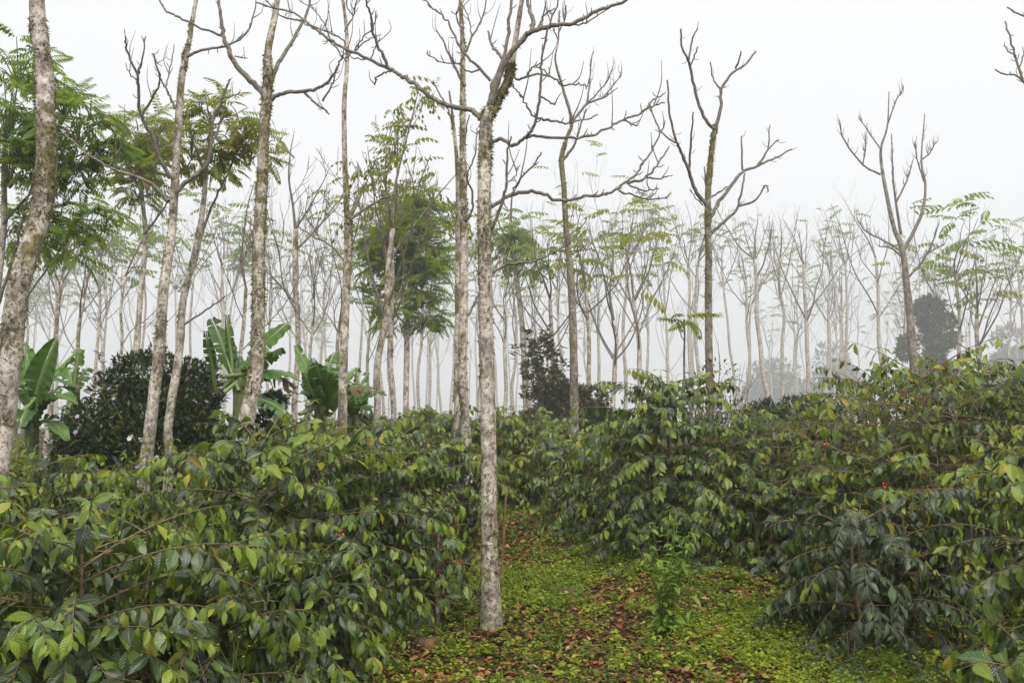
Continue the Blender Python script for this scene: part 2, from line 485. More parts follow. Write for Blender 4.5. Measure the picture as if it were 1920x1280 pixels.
# ------------------------------------------------------------------ leaf templates
def leaf_grid(rows, cols, width, tip=0.8, fold=0.25, arch=0.25, wave=0.0, petiole=0.06, seed=0, power=1.0, base=0.0, twist=0.0):
    """an ovate leaf of length 1 along +Y, upper face +Z; fold = keel depth, arch = droop of the tip"""
    rg = np.random.default_rng(seed)
    v = np.linspace(0, 1, rows + 1)
    wd = width * (np.sin(math.pi * np.clip(v, 0, 1) ** tip) ** power)
    wd = np.maximum(wd, base * width * (1 - v))
    wd[0], wd[-1] = 0.012, 0.004
    s = np.linspace(-1, 1, cols + 1)
    X = wd[:, None] * s[None]
    Y = petiole + (1 - petiole) * v[:, None] * np.ones_like(X)
    Z = np.abs(X) * fold - arch * (v[:, None] ** 2) * np.ones_like(X)
    if wave:
        ph = rg.random() * 6
        Z = Z + wave * np.sin(v[:, None] * 15 + ph + s[None] * 1.5) * np.abs(s[None]) * (wd[:, None] / width)
    if twist:
        X = X + twist * v[:, None] ** 2
    Y = Y - 0.35 * arch * v[:, None] ** 3
    V = np.stack([X, Y, Z], -1).reshape(-1, 3)
    n = cols + 1
    i = np.arange(rows)[:, None] * n
    j = np.arange(cols)[None]
    F = np.stack([i + j, i + j + 1, i + n + j + 1, i + n + j], -1).reshape(-1, 4)
    uv = np.stack([np.broadcast_to((s[None] + 1) / 2, X.shape), np.broadcast_to(v[:, None], X.shape)], -1).reshape(-1, 2)
    # a little petiole
    k = len(V)
    V = np.vstack([V, [[-0.006, 0, 0], [0.006, 0, 0], [0.008, petiole * 1.2, 0.0], [-0.008, petiole * 1.2, 0.0]]])
    F = np.vstack([F, [[k, k + 1, k + 2, k + 3]]])
    uv = np.vstack([uv, np.full((4, 2), 0.5)])
    return V, F, uv


COFFEE_HI = [leaf_grid(7, 4, 0.19 + 0.02 * (k % 3), 0.85, [0.3, 0.15, 0.4, 0.22, 0.1][k], [0.15, 0.32, 0.08, 0.45, 0.25][k], 0.022 + 0.006 * k, seed=k, twist=[0, .06, -.07, .04, -.03][k]) for k in range(5)]
COFFEE_LO = [leaf_grid(4, 2, 0.2, 0.85, [0.3, 0.15][k], [0.15, 0.35][k], 0.02, seed=k + 20) for k in range(2)]
SMALL_LEAF = leaf_grid(2, 2, 0.20, 0.9, 0.3, 0.15)
TINY_LEAF = (np.array([[0, 0, 0], [0.19, 0.45, 0.05], [0, 1, -0.12], [-0.19, 0.45, 0.05]]), np.array([[0, 1, 2, 3]]), np.array([[0.5, 0], [1, 0.5], [0.5, 1], [0, 0.5]]))
ROUND_LEAF = leaf_grid(2, 2, 0.30, 0.85, 0.2, 0.2)
LITTER_LEAF = [leaf_grid(3, 2, 0.24, 0.9, 0.9, -0.2, 0.05), leaf_grid(3, 2, 0.22, 0.9, -0.5, 0.35, 0.05), leaf_grid(3, 2, 0.27, 0.9, 0.2, 0.1, 0.08)]


def blade_tpl(width, bend):
    v = np.linspace(0, 1, 4)
    wd = width * (1 - v ** 1.5) + 0.002
    V = np.stack([np.stack([-wd, v - 0.25 * bend * v ** 3, -bend * v ** 2], -1), np.stack([wd, v - 0.25 * bend * v ** 3, -bend * v ** 2], -1)], 1).reshape(-1, 3)
    F = np.array([[2 * i, 2 * i + 1, 2 * i + 3, 2 * i + 2] for i in range(3)])
    return V, F, np.zeros((len(V), 2))


BLADES = [blade_tpl(0.022, 0.2), blade_tpl(0.018, 0.6), blade_tpl(0.015, 1.0)]


def frond_tpl(pairs, leaflet, width, droop, curve, rows=2, seed=0, gap=0.16):
    """a pinnate leaf of length 1 along +Y"""
    rg = np.random.default_rng(seed)
    mb = MB()
    t = np.linspace(0, 1, 6)
    pts = np.stack([0 * t, t - 0.2 * curve * t ** 3, -curve * t ** 2], 1)
    V0 = np.vstack([pts + [0.006, 0, 0], pts - [0.006, 0, 0]])
    mb.add(V0, F4=[[i, i + 1, 7 + i, 6 + i] for i in range(5)])
    tpl = leaf_grid(rows, 2, width / leaflet, 0.8, 0.3, 0.25, petiole=0.03)
    for k in range(pairs):
        s = gap + (1 - gap) * k / (pairs - 1)
        p = np.array([0, s - 0.2 * curve * s ** 3, -curve * s ** 2])
        size = leaflet * (0.75 + 0.5 * math.sin(math.pi * min(1, (k + 1) / pairs * 0.9)))
        for sd in (-1, 1):
            ax = np.array([sd * (1.0 - 0.45 * s), 0.35 + 0.5 * s, -droop - 0.3 * s + 0.15 * rg.normal()])
            R = frames(ax[None], np.array([[0.0, 0.1, 1.0]]))
            mb.inst(tpl, p[None], R, [size], rnd=np.zeros(1))
    ax = np.array([[0, 1, -2 * curve]])
    mb.inst(tpl, pts[-1:], frames(ax, np.array([[0, 0, 1.0]])), [leaflet], rnd=np.zeros(1))
    return np.concatenate(mb.V), np.concatenate(mb.F4), np.concatenate(mb.UV)


FROND = [frond_tpl(9, 0.26, 0.040, 0.30, 0.25, seed=1), frond_tpl(9, 0.25, 0.038, 0.6, 0.5, seed=2), frond_tpl(8, 0.28, 0.043, 0.2, 0.12, seed=3)]
FROND_FAR = [frond_tpl(6, 0.30, 0.055, 0.35, 0.30, rows=2, seed=4), frond_tpl(6, 0.30, 0.055, 0.7, 0.5, rows=2, seed=5)]
FROND_SPARSE = [frond_tpl(5, 0.30, 0.06, 1.1, 0.5, seed=6), frond_tpl(4, 0.32, 0.06, 1.4, 0.8, seed=7)]


def tpl_mesh(name, tpl, mat):
    mb = MB()
    mb.add(tpl[0], F4=tpl[1], uv=tpl[2])
    return mb.mesh(name, mat)


# ------------------------------------------------------------------ ground
GX0, GX1, GY0, GY1 = -200.0, 200.0, -12.0, 400.0
gxs = np.concatenate([np.linspace(GX0, -12, 40), np.linspace(-11.8, 13.8, 129), np.linspace(14, GX1, 40)])
gys = np.concatenate([np.linspace(GY0, 2.5, 12), np.linspace(2.7, 20, 88), np.linspace(20.5, 60, 50), np.linspace(63, GY1, 70)])
XX, YY = np.meshgrid(gxs, gys)
mb = MB()
n = len(gxs)
i = np.arange(len(gys) - 1)[:, None] * n
j = np.arange(n - 1)[None]
mb.add(np.stack([XX, YY, gz(XX, YY)], -1).reshape(-1, 3), F4=np.stack([i + j, i + j + 1, i + n + j + 1, i + n + j], -1).reshape(-1, 4))
link("ground", mb.mesh("ground", ground_mat()), kind='structure')

TOPZ = [5.0]          # highest point of anything, for the haze box

# ------------------------------------------------------------------ trees
ORD = ["first", "second", "third", "fourth", "fifth", "sixth", "seventh", "eighth", "ninth", "tenth", "eleventh", "twelfth", "thirteenth", "fourteenth",
       "fifteenth", "sixteenth", "seventeenth", "eighteenth", "nineteenth", "twentieth", "twenty-first", "twenty-second", "twenty-third", "twenty-fourth",
       "twenty-fifth", "twenty-sixth", "twenty-seventh", "twenty-eighth", "twenty-ninth", "thirtieth", "thirty-first", "thirty-second", "thirty-third",
       "thirty-fourth", "thirty-fifth", "thirty-sixth", "thirty-seventh", "thirty-eighth", "thirty-ninth", "fortieth", "forty-first", "forty-second",
       "forty-third", "forty-fourth", "forty-fifth", "forty-sixth", "forty-seventh", "forty-eighth", "forty-ninth", "fiftieth"]


def spurs(mb, pts, rad, rng, step=0.10, size=0.05, mat=0):
    """short knobbly spur twigs along a bare branch"""
    p = np.asarray(pts)
    seg = np.linalg.norm(np.diff(p, axis=0), axis=1)
    cum = np.concatenate([[0], np.cumsum(seg)])
    k = int(cum[-1] / step)
    for _ in range(k):
        s = rng.uniform(0.25, 1.0) * cum[-1]
        i = min(np.searchsorted(cum, s) - 1, len(p) - 2)
        i = max(i, 0)
        q = p[i] + (p[i + 1] - p[i]) * ((s - cum[i]) / max(seg[i], 1e-6))
        t = nrm(p[i + 1] - p[i])
        d = nrm(0.6 * t + rng.normal(size=3) * 0.7 + [0, 0, 0.35])
        L = size * rng.uniform(0.5, 1.6)
        mid = q + d * L * 0.55 + rng.normal(size=3) * L * 0.1
        tube(mb, [q, mid, mid + nrm(d + [0, 0, 0.5]) * L * 0.5], [0.0035, 0.0045, 0.003], 4, mat)


def moss_mesh(pts, rad, amount, rng, lo=0.0, hi=1.0, size=0.035, strands=0, side=None):
    """tufts of moss standing off the bark; strands hang straight down"""
    mb = MB()
    p = np.asarray(pts)
    n = amount
    # clumped: choose clump centres first
    nc = max(3, n // 40)
    cs = rng.uniform(lo, hi, nc)
    ca = rng.uniform(0, 2 * math.pi, nc)
    pick = rng.integers(0, nc, n)
    s = np.clip(cs[pick] + rng.normal(size=n) * 0.012, lo, hi)
    a = ca[pick] + rng.normal(size=n) * 0.55
    x = s * (len(p) - 1)
    i = np.clip(x.astype(int), 0, len(p) - 2)
    f = (x - i)[:, None]
    c = p[i] * (1 - f) + p[i + 1] * f
    t = nrm(p[i + 1] - p[i])
    r = np.interp(s, np.linspace(0, 1, len(rad)), rad)[:, None]
    ref = nrm(np.cross(t, np.array([0.0, 1.0, 0.0])) + 1e-6)
    up = np.cross(ref, t)
    nr = ref * np.cos(a)[:, None] + up * np.sin(a)[:, None]
    pos = c + nr * r * 0.93
    ax = nrm(0.7 * nr + rng.normal(size=(n, 3)) * 0.75 + np.array([0, 0, -0.45]))
    R = frames(ax, rng.normal(size=(n, 3)))
    L = size * rng.uniform(0.5, 1.5, n)
    for k in range(3):
        q = np.arange(n) % 3 == k
        tpl = blade_tpl([0.20, 0.13, 0.28][k], [0.2, 0.9, 0.5][k])
        mb.inst(tpl, pos[q], R[q], L[q], rnd=rng.random(q.sum()))
    if strands:
        s = rng.uniform(lo, hi, strands)
        x = s * (len(p) - 1)
        i = np.clip(x.astype(int), 0, len(p) - 2)
        f = (x - i)[:, None]
        c = p[i] * (1 - f) + p[i + 1] * f
        r = np.interp(s, np.linspace(0, 1, len(rad)), rad)
        sd = rng.choice([-1, 1], strands) if side is None else np.full(strands, side)
        pos = c + np.stack([sd * r * 1.05, rng.normal(size=strands) * r * 0.3, 0 * r], 1)
        ax = np.tile([0.0, 0.0, -1.0], (strands, 1)) + rng.normal(size=(strands, 3)) * 0.08
        mb.inst(blade_tpl(0.012, 0.02), pos, frames(ax, rng.normal(size=(strands, 3))), rng.uniform(0.06, 0.22, strands), rnd=rng.random(strands))
    return mb


def hero_tree(name, label, cat, d, trunk, widths, branches, seed, moss=(0.5, 0.9), tufts=(300, 0.2, 0.95), strands=0, group=None, spur=True, depth_spread=0.5, mat=None, side=None, sprigs=0):
    """a tree whose trunk and limbs run where the photograph shows them; trunk and branch points are photo pixels"""
    rng = np.random.default_rng(seed)
    d = DD(d)
    pts = np.array([P(x, y, d) for x, y in trunk])
    t = pts[0] - pts[1]
    dirn = t / abs(t[2]) if abs(t[2]) > 1e-6 else np.array([0, 0, -1.0])
    b = pts[0].copy()
    for _ in range(6):
        b = pts[0] + dirn * max(pts[0][2] - float(gz(b[0], b[1])), 0)
    if pts[0][2] - b[2] > 0.05:
        pts = np.vstack([b, pts])
        widths = [widths[0] * 1.08] + list(widths)
    base = pts[0].copy()
    wob = np.zeros_like(pts)
    wob[1:-1, 1] = rng.normal(size=len(pts) - 2) * 0.03
    pts = pts + wob
    wd = np.array(widths, float) / FPX * d / 2
    if len(wd) != len(pts):
        wd = np.interp(np.linspace(0, 1, len(pts)), np.linspace(0, 1, len(wd)), wd)
    root = thing(name, label, cat, base, group)
    lp = pts - base
    lp[0, 2] -= 0.12
    sp = spline(lp, 7)
    rad = np.interp(np.linspace(0, 1, len(sp)), np.linspace(0, 1, len(pts)), wd)
    rad = rad * (1 + 0.5 * np.exp(-np.linspace(0, 1, len(sp)) * 26))        # root flare
    mb = MB()
    tube(mb, sp, rad, 14, 0, rough=0.035, rnd=np.interp(np.linspace(0, 1, 12), np.linspace(0, 1, len(moss)), moss), rng=rng)
    link("trunk", mb.mesh("trunk", mat or M_BARK), root)
    if tufts[0]:
        link("moss", moss_mesh(sp, rad, int(tufts[0] * 2.2), rng, tufts[1], tufts[2], 0.027, strands, side).mesh("moss", M_MOSS), root, 'stuff')
    for br in branches:
        mb = MB()
        main = None
        for k, (w0, w1, pl) in enumerate(br):
            q = np.array([P(x, y, d) for x, y in pl])
            L = np.linalg.norm(q[-1] - q[0])
            if k == 0:
                amp = rng.uniform(-1, 1) * depth_spread * L
                main = (pl[0], pl[-1], amp, q)
                off = amp * np.linspace(0, 1, len(q)) ** 1.2
            else:
                # start at the depth that the main limb has at this point
                dd = np.linalg.norm(np.array(main[3])[:, [0, 2]] - q[0][[0, 2]], axis=1)
                s0 = np.argmin(dd) / max(len(main[3]) - 1, 1)
                off = main[2] * s0 ** 1.2 + rng.uniform(-1, 1) * depth_spread * L * np.linspace(0, 1, len(q)) ** 1.2
            # move along the sight line so the limb keeps its outline
            q2 = np.array([P(x, y, d + o) for (x, y), o in zip(pl, off)])
            s = spline(q2 - base, 5)
            s[1:-1] += rng.normal(size=(len(s) - 2, 3)) * 0.005
            r = np.linspace(w0, w1, len(s)) / FPX * d / 2
            tube(mb, s, r, 8 if w0 > 6 else 6, 0, rough=0.05, rng=rng)
            if spur:
                spurs(mb, s, r, rng, 0.11 * d / 8, 0.055 * d / 9)
            if sprigs and k >= 0:
                for _ in range(sprigs):
                    i0 = rng.integers(len(s) // 3, len(s))
                    dr = nrm(np.array([rng.normal() * .7, rng.normal() * .7, 1.0]) + 0.5 * nrm(s[-1] - s[0]))
                    Ls = rng.uniform(0.12, 0.4)
                    q3 = [s[i0], s[i0] + dr * Ls * 0.5 + rng.normal(size=3) * 0.02, s[i0] + nrm(dr + [0, 0, 0.6]) * Ls]
                    tube(mb, spline(q3, 3), np.linspace(0.0055, 0.002, 7) * max(1, d / 14), 4, 0)
        o = link("branch", mb.mesh("branch", M_TWIG), root)
        TOPZ.append(float(np.max(np.concatenate(mb.V)[:, 2]) + base[2]))
    TOPZ.append(float(pts[:, 2].max()))
    return root, sp, rad, rng


def grow_tree(rng, H, fork, r0, lean=(0, 0), limbs=5, spread=0.45, twig=2, wander=0.02, density=1.0):
    """trunk points, list of limbs (each a list of (pts, radii)), tips with directions - all relative to the foot of the tree"""
    nt_ = 7
    z = np.linspace(0, fork, nt_)
    off = np.cumsum(rng.normal(size=(nt_, 2)) * wander * H / nt_ * 2.0, axis=0)
    off -= off[0]
    tp = np.stack([off[:, 0] + lean[0] * z, off[:, 1] + lean[1] * z, z], 1)
    tp[0, 2] = -0.12
    # the leader goes on above the fork
    top = H * rng.uniform(0.82, 1.0)
    lead = [tp[-1]]
    dirn = nrm(tp[-1] - tp[-2])
    for k in range(4):
        dirn = nrm(dirn + rng.normal(size=3) * [0.16, 0.16, 0.05])
        lead.append(lead[-1] + dirn * (top - fork) / 4)
    limbs_out, tips = [], []

    def limb(p0, dr, L, r, level, acc):
        n_ = 5 if level < 2 else 3
        pts = [p0]
        d_ = dr.copy()
        for k in range(n_):
            d_ = nrm(d_ + np.array([0, 0, 0.20 if level < 2 else 0.28]) + rng.normal(size=3) * 0.13)
            pts.append(pts[-1] + d_ * L / n_)
        pts = np.array(pts)
        sp = spline(pts, 3 if level < 2 else 2)
        acc.append((sp, np.linspace(r, max(r * 0.32, 0.0035), len(sp)), level))
        tips.append((sp[-1], nrm(sp[-1] - sp[-2])))
        if level < twig:
            m = int(rng.integers(3, 6) * density) if level == 0 else int(rng.integers(2, 5) * density)
            for _ in range(max(m, 1)):
                s = rng.uniform(0.25, 0.95)
                i0 = int(s * (len(sp) - 1))
                t_ = nrm(sp[min(i0 + 1, len(sp) - 1)] - sp[max(i0 - 1, 0)])
                a = rng.uniform(0, 2 * math.pi)
                side = nrm(np.cross(t_, [math.cos(a), math.sin(a), 0.2]))
                dd = nrm(t_ * 0.75 + side * rng.uniform(0.45, 0.9))
                limb(sp[i0], dd, L * rng.uniform(0.3, 0.6) * (1.15 - 0.5 * s), max(r * (1 - 0.6 * s) * 0.55, 0.004), level + 1, acc)

    rf = r0 * 0.58
    acc = []
    sp = spline(np.array(lead), 3)
    acc.append((sp, np.linspace(rf * 0.8, 0.006, len(sp)), 0))
    tips.append((sp[-1], nrm(sp[-1] - sp[-2])))
    for _ in range(int(4 * density)):
        s = rng.uniform(0.2, 0.95)
        i0 = int(s * (len(sp) - 1))
        a = rng.uniform(0, 2 * math.pi)
        limb(sp[i0], nrm(np.array([math.cos(a) * 0.8, math.sin(a) * 0.8, 0.7])), (top - fork) * rng.uniform(0.25, 0.45), rf * 0.35 * (1.1 - s), 1, acc)
    limbs_out.append(acc)
    az = rng.uniform(0, 2 * math.pi)
    for k in range(limbs):
        az += 2.4 + rng.normal() * 0.3
        s = rng.uniform(0.62, 1.0) if k else 1.0
        i0 = s * (nt_ - 1)
        a_, b_ = int(min(i0, nt_ - 2)), i0 - int(min(i0, nt_ - 2))
        p0 = tp[a_] * (1 - b_) + tp[a_ + 1] * b_
        dr = nrm(np.array([math.cos(az) * spread * 2, math.sin(az) * spread * 2, rng.uniform(0.5, 1.0)]))
        acc = []
        limb(p0, dr, (H - p0[2]) * rng.uniform(0.45, 0.95), rf * rng.uniform(0.4, 0.7), 0, acc)
        limbs_out.append(acc)
    return tp, limbs_out, tips


def auto_tree(name, label, cat, px, d, top, fork_y, wpx, seed, lean=0.0, limbs=5, spread=0.45, twig=2, leaves=None, n_leaf=0, leaf_len=0.45,
              leaf_mat_=None, group=None, moss=(0.25, 0.6), tufts=0, leaf_objs=0, mat=None, density=1.0, wander=0.02, splits=True, tipside=None):
    """px: photo column of the foot; top, fork_y: photo rows of the tree's top and of its fork at distance d"""
    rng = np.random.default_rng(seed)
    leaf_len = leaf_len * DD(d) / d
    d = DD(d)
    x = xat(px, d)
    base = np.array([x, d, float(gz(x, d))])
    H = P(px, top, d)[2] - base[2]
    fork = P(px, fork_y, d)[2] - base[2]
    r0 = 0.82 * wpx / FPX * d / 2
    tp, limbs_, tips = grow_tree(rng, H, fork, r0, (lean, rng.normal() * 0.02), limbs, spread, twig, wander, density)
    root = thing(name, label, cat, base, group)
    mb = MB()
    sp = spline(tp, 5 if d < 25 else 3)
    rad = np.linspace(r0 * 1.05, r0 * 0.66, len(sp)) * (1 + 0.3 * np.exp(-np.linspace(0, 1, len(sp)) * 20))
    tube(mb, sp, rad, 10 if d < 25 else 6, 0, rough=0.04 if d < 25 else 0.0, rnd=np.array(moss), rng=rng)
    link("trunk", mb.mesh("trunk", mat or M_BARK), root)
    if tufts:
        link("moss", moss_mesh(sp, rad, tufts, rng, 0.15, 1.0, 0.03).mesh("moss", M_MOSS), root, 'stuff')
    if splits:
        for acc in limbs_:
            mb = MB()
            for s, r, lv in acc:
                tube(mb, s, r, (7, 5, 4)[min(lv, 2)] if d < 30 else 4, 0)
            link("branch", mb.mesh("branch", M_TWIG), root)
    else:
        mb = MB()
        for acc in limbs_:
            for s, r, lv in acc:
                tube(mb, s, r, 4 if lv < 2 else 3, 0)
        link("branches", mb.mesh("branches", M_TWIG), root, 'stuff')
    allp = np.concatenate([s for acc in limbs_ for s, r, lv in acc])
    TOPZ.append(float(allp[:, 2].max() + base[2] + 0.5))
    if leaves and n_leaf:
        tp_ = np.array([t[0] for t in tips]); td_ = np.array([t[1] for t in tips])
        keep = np.arange(len(tp_))
        if tipside is not None:
            keep = keep[tipside(tp_)]
        # leaves ring the outer part of every twig
        ends = []
        for acc in limbs_:
            for s, r, lv in acc:
                if lv >= 1:
                    for q in (1.0, 0.7, 0.35):
                        ii = int(q * (len(s) - 1))
                        ends.append((s[ii], nrm(s[-1] - s[0])))
        E = np.array([e[0] for e in ends]); D = np.array([e[1] for e in ends])
        if tipside is not None:
            q = tipside(E)
            E, D = E[q], D[q]
        if len(E):
            pick = rng.integers(0, len(E), n_leaf)
            a = rng.uniform(0, 2 * math.pi, n_leaf)
            out = np.stack([np.cos(a), np.sin(a), 0 * a], 1)
            ax = nrm(out + 0.5 * D[pick] + np.stack([0 * a, 0 * a, rng.uniform(-0.35, 0.4, n_leaf)], 1))
            R = frames(ax, np.tile([0.0, 0.0, 1.0], (n_leaf, 1)) + 0.15 * rng.normal(size=(n_leaf, 3)))
            pos = E[pick] + rng.normal(size=(n_leaf, 3)) * 0.04
            L = leaf_len * rng.uniform(0.65, 1.25, n_leaf)
            var = rng.integers(0, len(leaves), n_leaf)
            k = min(leaf_objs, n_leaf)
            order = np.argsort(pos[:, 1])
            oi, si = order[:k], order[k:]
            for q in oi:
                key = (id(leaves), var[q], leaf_mat_.name)
                if key not in LEAF_CACHE:
                    LEAF_CACHE[key] = tpl_mesh("leaf", leaves[var[q]], leaf_mat_)
                o = bpy.data.objects.new("leaf", LEAF_CACHE[key])
                o.parent = root
                o.matrix_basis = Matrix.LocRotScale(Vector(pos[q]), Matrix(R[q].tolist()), Vector((L[q],) * 3))
                COL.objects.link(o)
            if len(si):
                mb = MB()
                for v in range(len(leaves)):
                    q = si[var[si] == v]
                    mb.inst(leaves[v], pos[q], R[q], L[q], rnd=rng.random(len(q)))
                link("crown", mb.mesh("crown", leaf_mat_), root, 'stuff')
    return root


LEAF_CACHE = {}

# --- trees one can single out -----------------------------------------------------------------
hero_tree("shade_tree", "thick leaning trunk blotched with moss, at the picture's left edge", "tree", 7.2,
          [(-6, 850), (2, 780), (20, 640), (44, 520), (68, 420), (84, 330), (88, 240), (80, 130), (70, 40), (66, -60), (62, -200)],
          [44, 44, 42, 39, 38, 37, 36, 32, 30, 28, 23], [
              [(14, 6, [(64, -170), (40, -260), (-30, -330)]), (8, 4, [(40, -260), (60, -340)])],
              [(14, 6, [(62, -200), (90, -280), (140, -340)])]],
          1, moss=(0.2, 0.25, 0.4, 0.7, 0.6, 0.3, 0.25), tufts=(1500, 0.15, 0.85), strands=70)

hero_tree("shade_tree", "slim pale trunk curving right, second of the bare trees from the left", "tree", 10.0,
          [(272, 880), (285, 780), (300, 650), (311, 550), (319, 430), (328, 300), (340, 160), (346, 110), (355, 70), (365, 20), (368, -20), (372, -120)],
          [23, 22, 20, 18, 16, 15, 13, 12, 9, 8, 7, 4], [
              [(9, 3, [(320, 335), (300, 300), (285, 255), (265, 220), (260, 175), (257, 140), (238, 95), (235, 68)]), (4, 2.5, [(258, 140), (265, 120), (273, 68)]),
               (5, 2.5, [(265, 218), (285, 185), (300, 150), (288, 100)]), (3, 2, [(257, 150), (246, 142), (238, 130)])],
              [(8, 3, [(315, 378), (290, 350), (260, 332), (220, 320), (185, 302), (155, 282), (120, 250)]), (4, 2.5, [(205, 312), (222, 285), (232, 258)])],
              [(10, 3, [(331, 360), (350, 340), (385, 315), (395, 280), (400, 225), (425, 165), (431, 148)]), (3.5, 2.5, [(415, 185), (438, 180), (450, 174)]),
               (4, 2.5, [(397, 270), (412, 235), (418, 205)])],
              [(6, 2.5, [(348, 107), (370, 97), (415, 88), (430, 85), (460, 62), (472, 40)])],
              [(5, 2.5, [(328, 205), (318, 180), (310, 165), (300, 145), (285, 100)]), (3, 2, [(310, 165), (318, 130), (326, 84)])],
              [(6, 3, [(372, -100), (350, -160), (330, -210)]), (5, 2, [(372, -110), (392, -170), (410, -220)])]],
          2, moss=(0.2, 0.35, 0.45, 0.6, 0.55, 0.5), tufts=(420, 0.2, 0.8), sprigs=1)

t3 = hero_tree("leafy_tree", "thin leaning trunk just behind the second pale trunk, olive crown high above", "tree", 10.8,
               [(314, 875), (320, 800), (335, 660), (345, 560), (372, 450), (384, 360), (388, 290)],
               [17, 16, 15, 13, 12, 9, 7], [
                   [(6, 2, [(375, 450), (395, 390), (420, 340), (440, 290), (455, 250)]), (3, 2, [(430, 310), (460, 290), (480, 270)])],
                   [(6, 2, [(386, 330), (370, 290), (358, 250), (352, 215)])],
                   [(6, 2, [(388, 290), (395, 240), (390, 200), (385, 180)]), (3, 2, [(393, 250), (415, 225), (425, 205)])],
                   [(4, 2, [(340, 610), (380, 585), (410, 565), (425, 555)])]],
               3, moss=(0.2, 0.3, 0.4), tufts=(120, 0.2, 0.9))

hero_tree("shade_tree", "mossy pale trunk that forks into wide bare limbs above the banana plants", "tree", 9.0,
          [(458, 830), (466, 770), (478, 690), (483, 600), (488, 450), (492, 330), (497, 230), (501, 175), (505, 100), (515, 30), (521, -20), (524, -120)],
          [30, 29, 27, 25, 23, 21, 19, 19, 14, 12, 10, 5], [
              [(12, 4, [(496, 178), (470, 150), (440, 118), (425, 85), (417, 50), (412, 20), (408, -30), (395, -90)]), (5, 2.5, [(418, 68), (370, 50), (330, 30), (310, 20), (298, -5), (290, -40)]),
               (4, 2.5, [(428, 84), (460, 65), (477, 25), (480, -20)]), (3, 2, [(440, 105), (452, 108), (464, 110)])],
              [(10, 4, [(504, 165), (515, 135), (530, 105), (550, 75), (570, 35), (584, -10), (590, -80)]), (4, 2.5, [(570, 40), (550, 38), (520, 25), (500, 0)])],
              [(9, 3, [(508, 186), (530, 175), (570, 172), (595, 165), (615, 152), (632, 128), (645, 100)]), (5, 2.5, [(570, 173), (590, 192), (607, 205), (617, 215)]),
               (4, 2.5, [(605, 190), (620, 165), (628, 140)])],
              [(7, 3, [(523, -90), (540, -150), (560, -220)]), (6, 3, [(523, -100), (500, -170), (480, -220)])]],
          4, moss=(0.35, 0.5, 0.75, 0.85, 0.9, 0.7, 0.6), tufts=(1300, 0.2, 0.75), strands=60, sprigs=1)

hero_tree("shade_tree", "tall straight trunk with a broken stub at its fork, right of the bananas", "tree", 11.0,
          [(642, 810), (644, 740), (645, 650), (650, 520), (652, 430), (650, 395), (647, 300), (646, 200), (650, 120), (648, 50), (640, -20), (636, -90)],
          [18, 17, 16, 15, 15, 11, 10, 9, 8, 7, 5, 3], [
              [(9, 8, [(655, 408), (664, 388), (673, 366)])],
              [(6, 2, [(656, 412), (690, 390), (720, 370), (742, 366), (770, 345)])],
              [(4, 2, [(648, 108), (665, 95), (690, 75), (715, 65)]), (3, 2, [(665, 95), (680, 70), (700, 50), (705, 20)])],
              [(4, 2, [(649, 115), (625, 85), (600, 60), (575, 45)]), (3, 2, [(620, 80), (610, 50), (590, 20), (560, 0)])],
              [(4, 2, [(648, 490), (620, 460), (590, 445), (565, 430), (550, 415)]), (3, 2, [(600, 450), (590, 430), (570, 400)])],
              [(3, 2, [(646, 60), (662, 30), (668, 0), (676, -40)]), (3, 2, [(662, 30), (650, 10), (652, -30)])]],
          5, moss=(0.35, 0.5, 0.65, 0.5, 0.35), tufts=(420, 0.2, 0.6), sprigs=3)

hero_tree("shade_tree", "tall mossy trunk standing close behind the left of the central trunk", "tree", 11.5,
          [(876, 870), (872, 790), (868, 700), (870, 500), (868, 350), (867, 200), (868, 100), (864, 20), (862, -60), (860, -160)],
          [18, 17, 17, 16, 14, 11, 9, 8, 7, 4], [
              [(6, 2, [(872, 160), (850, 120), (832, 80), (818, 55)])],
              [(5, 2, [(868, 110), (885, 70), (905, 30), (915, -20)]), (3, 2, [(885, 70), (880, 40), (870, 10)])],
              [(5, 2, [(872, 600), (895, 560), (915, 525), (935, 515)])],
              [(5, 2, [(866, 420), (884, 400), (886, 360), (876, 330), (890, 290), (894, 240)])],
              [(5, 2, [(862, -100), (890, -160), (915, -210)]), (4, 2, [(862, -90), (838, -150), (820, -210)])]],
          6, moss=(0.25, 0.35, 0.5, 0.6, 0.6, 0.5), tufts=(700, 0.15, 0.8), strands=30, sprigs=4)

hero_tree("shade_tree", "thin mossy trunk touching the taller trunk left of the central tree", "tree", 12.3,
          [(856, 800), (856, 700), (858, 500), (858, 330), (850, 230), (842, 170)], [10, 10, 9, 8, 6, 3], [
              [(4, 2, [(858, 340), (870, 300), (872, 250), (880, 215)])],
              [(4, 2, [(850, 235), (838, 200), (820, 170), (812, 150)])]],
          7, moss=(0.3, 0.5, 0.7), tufts=(200, 0.1, 0.9))

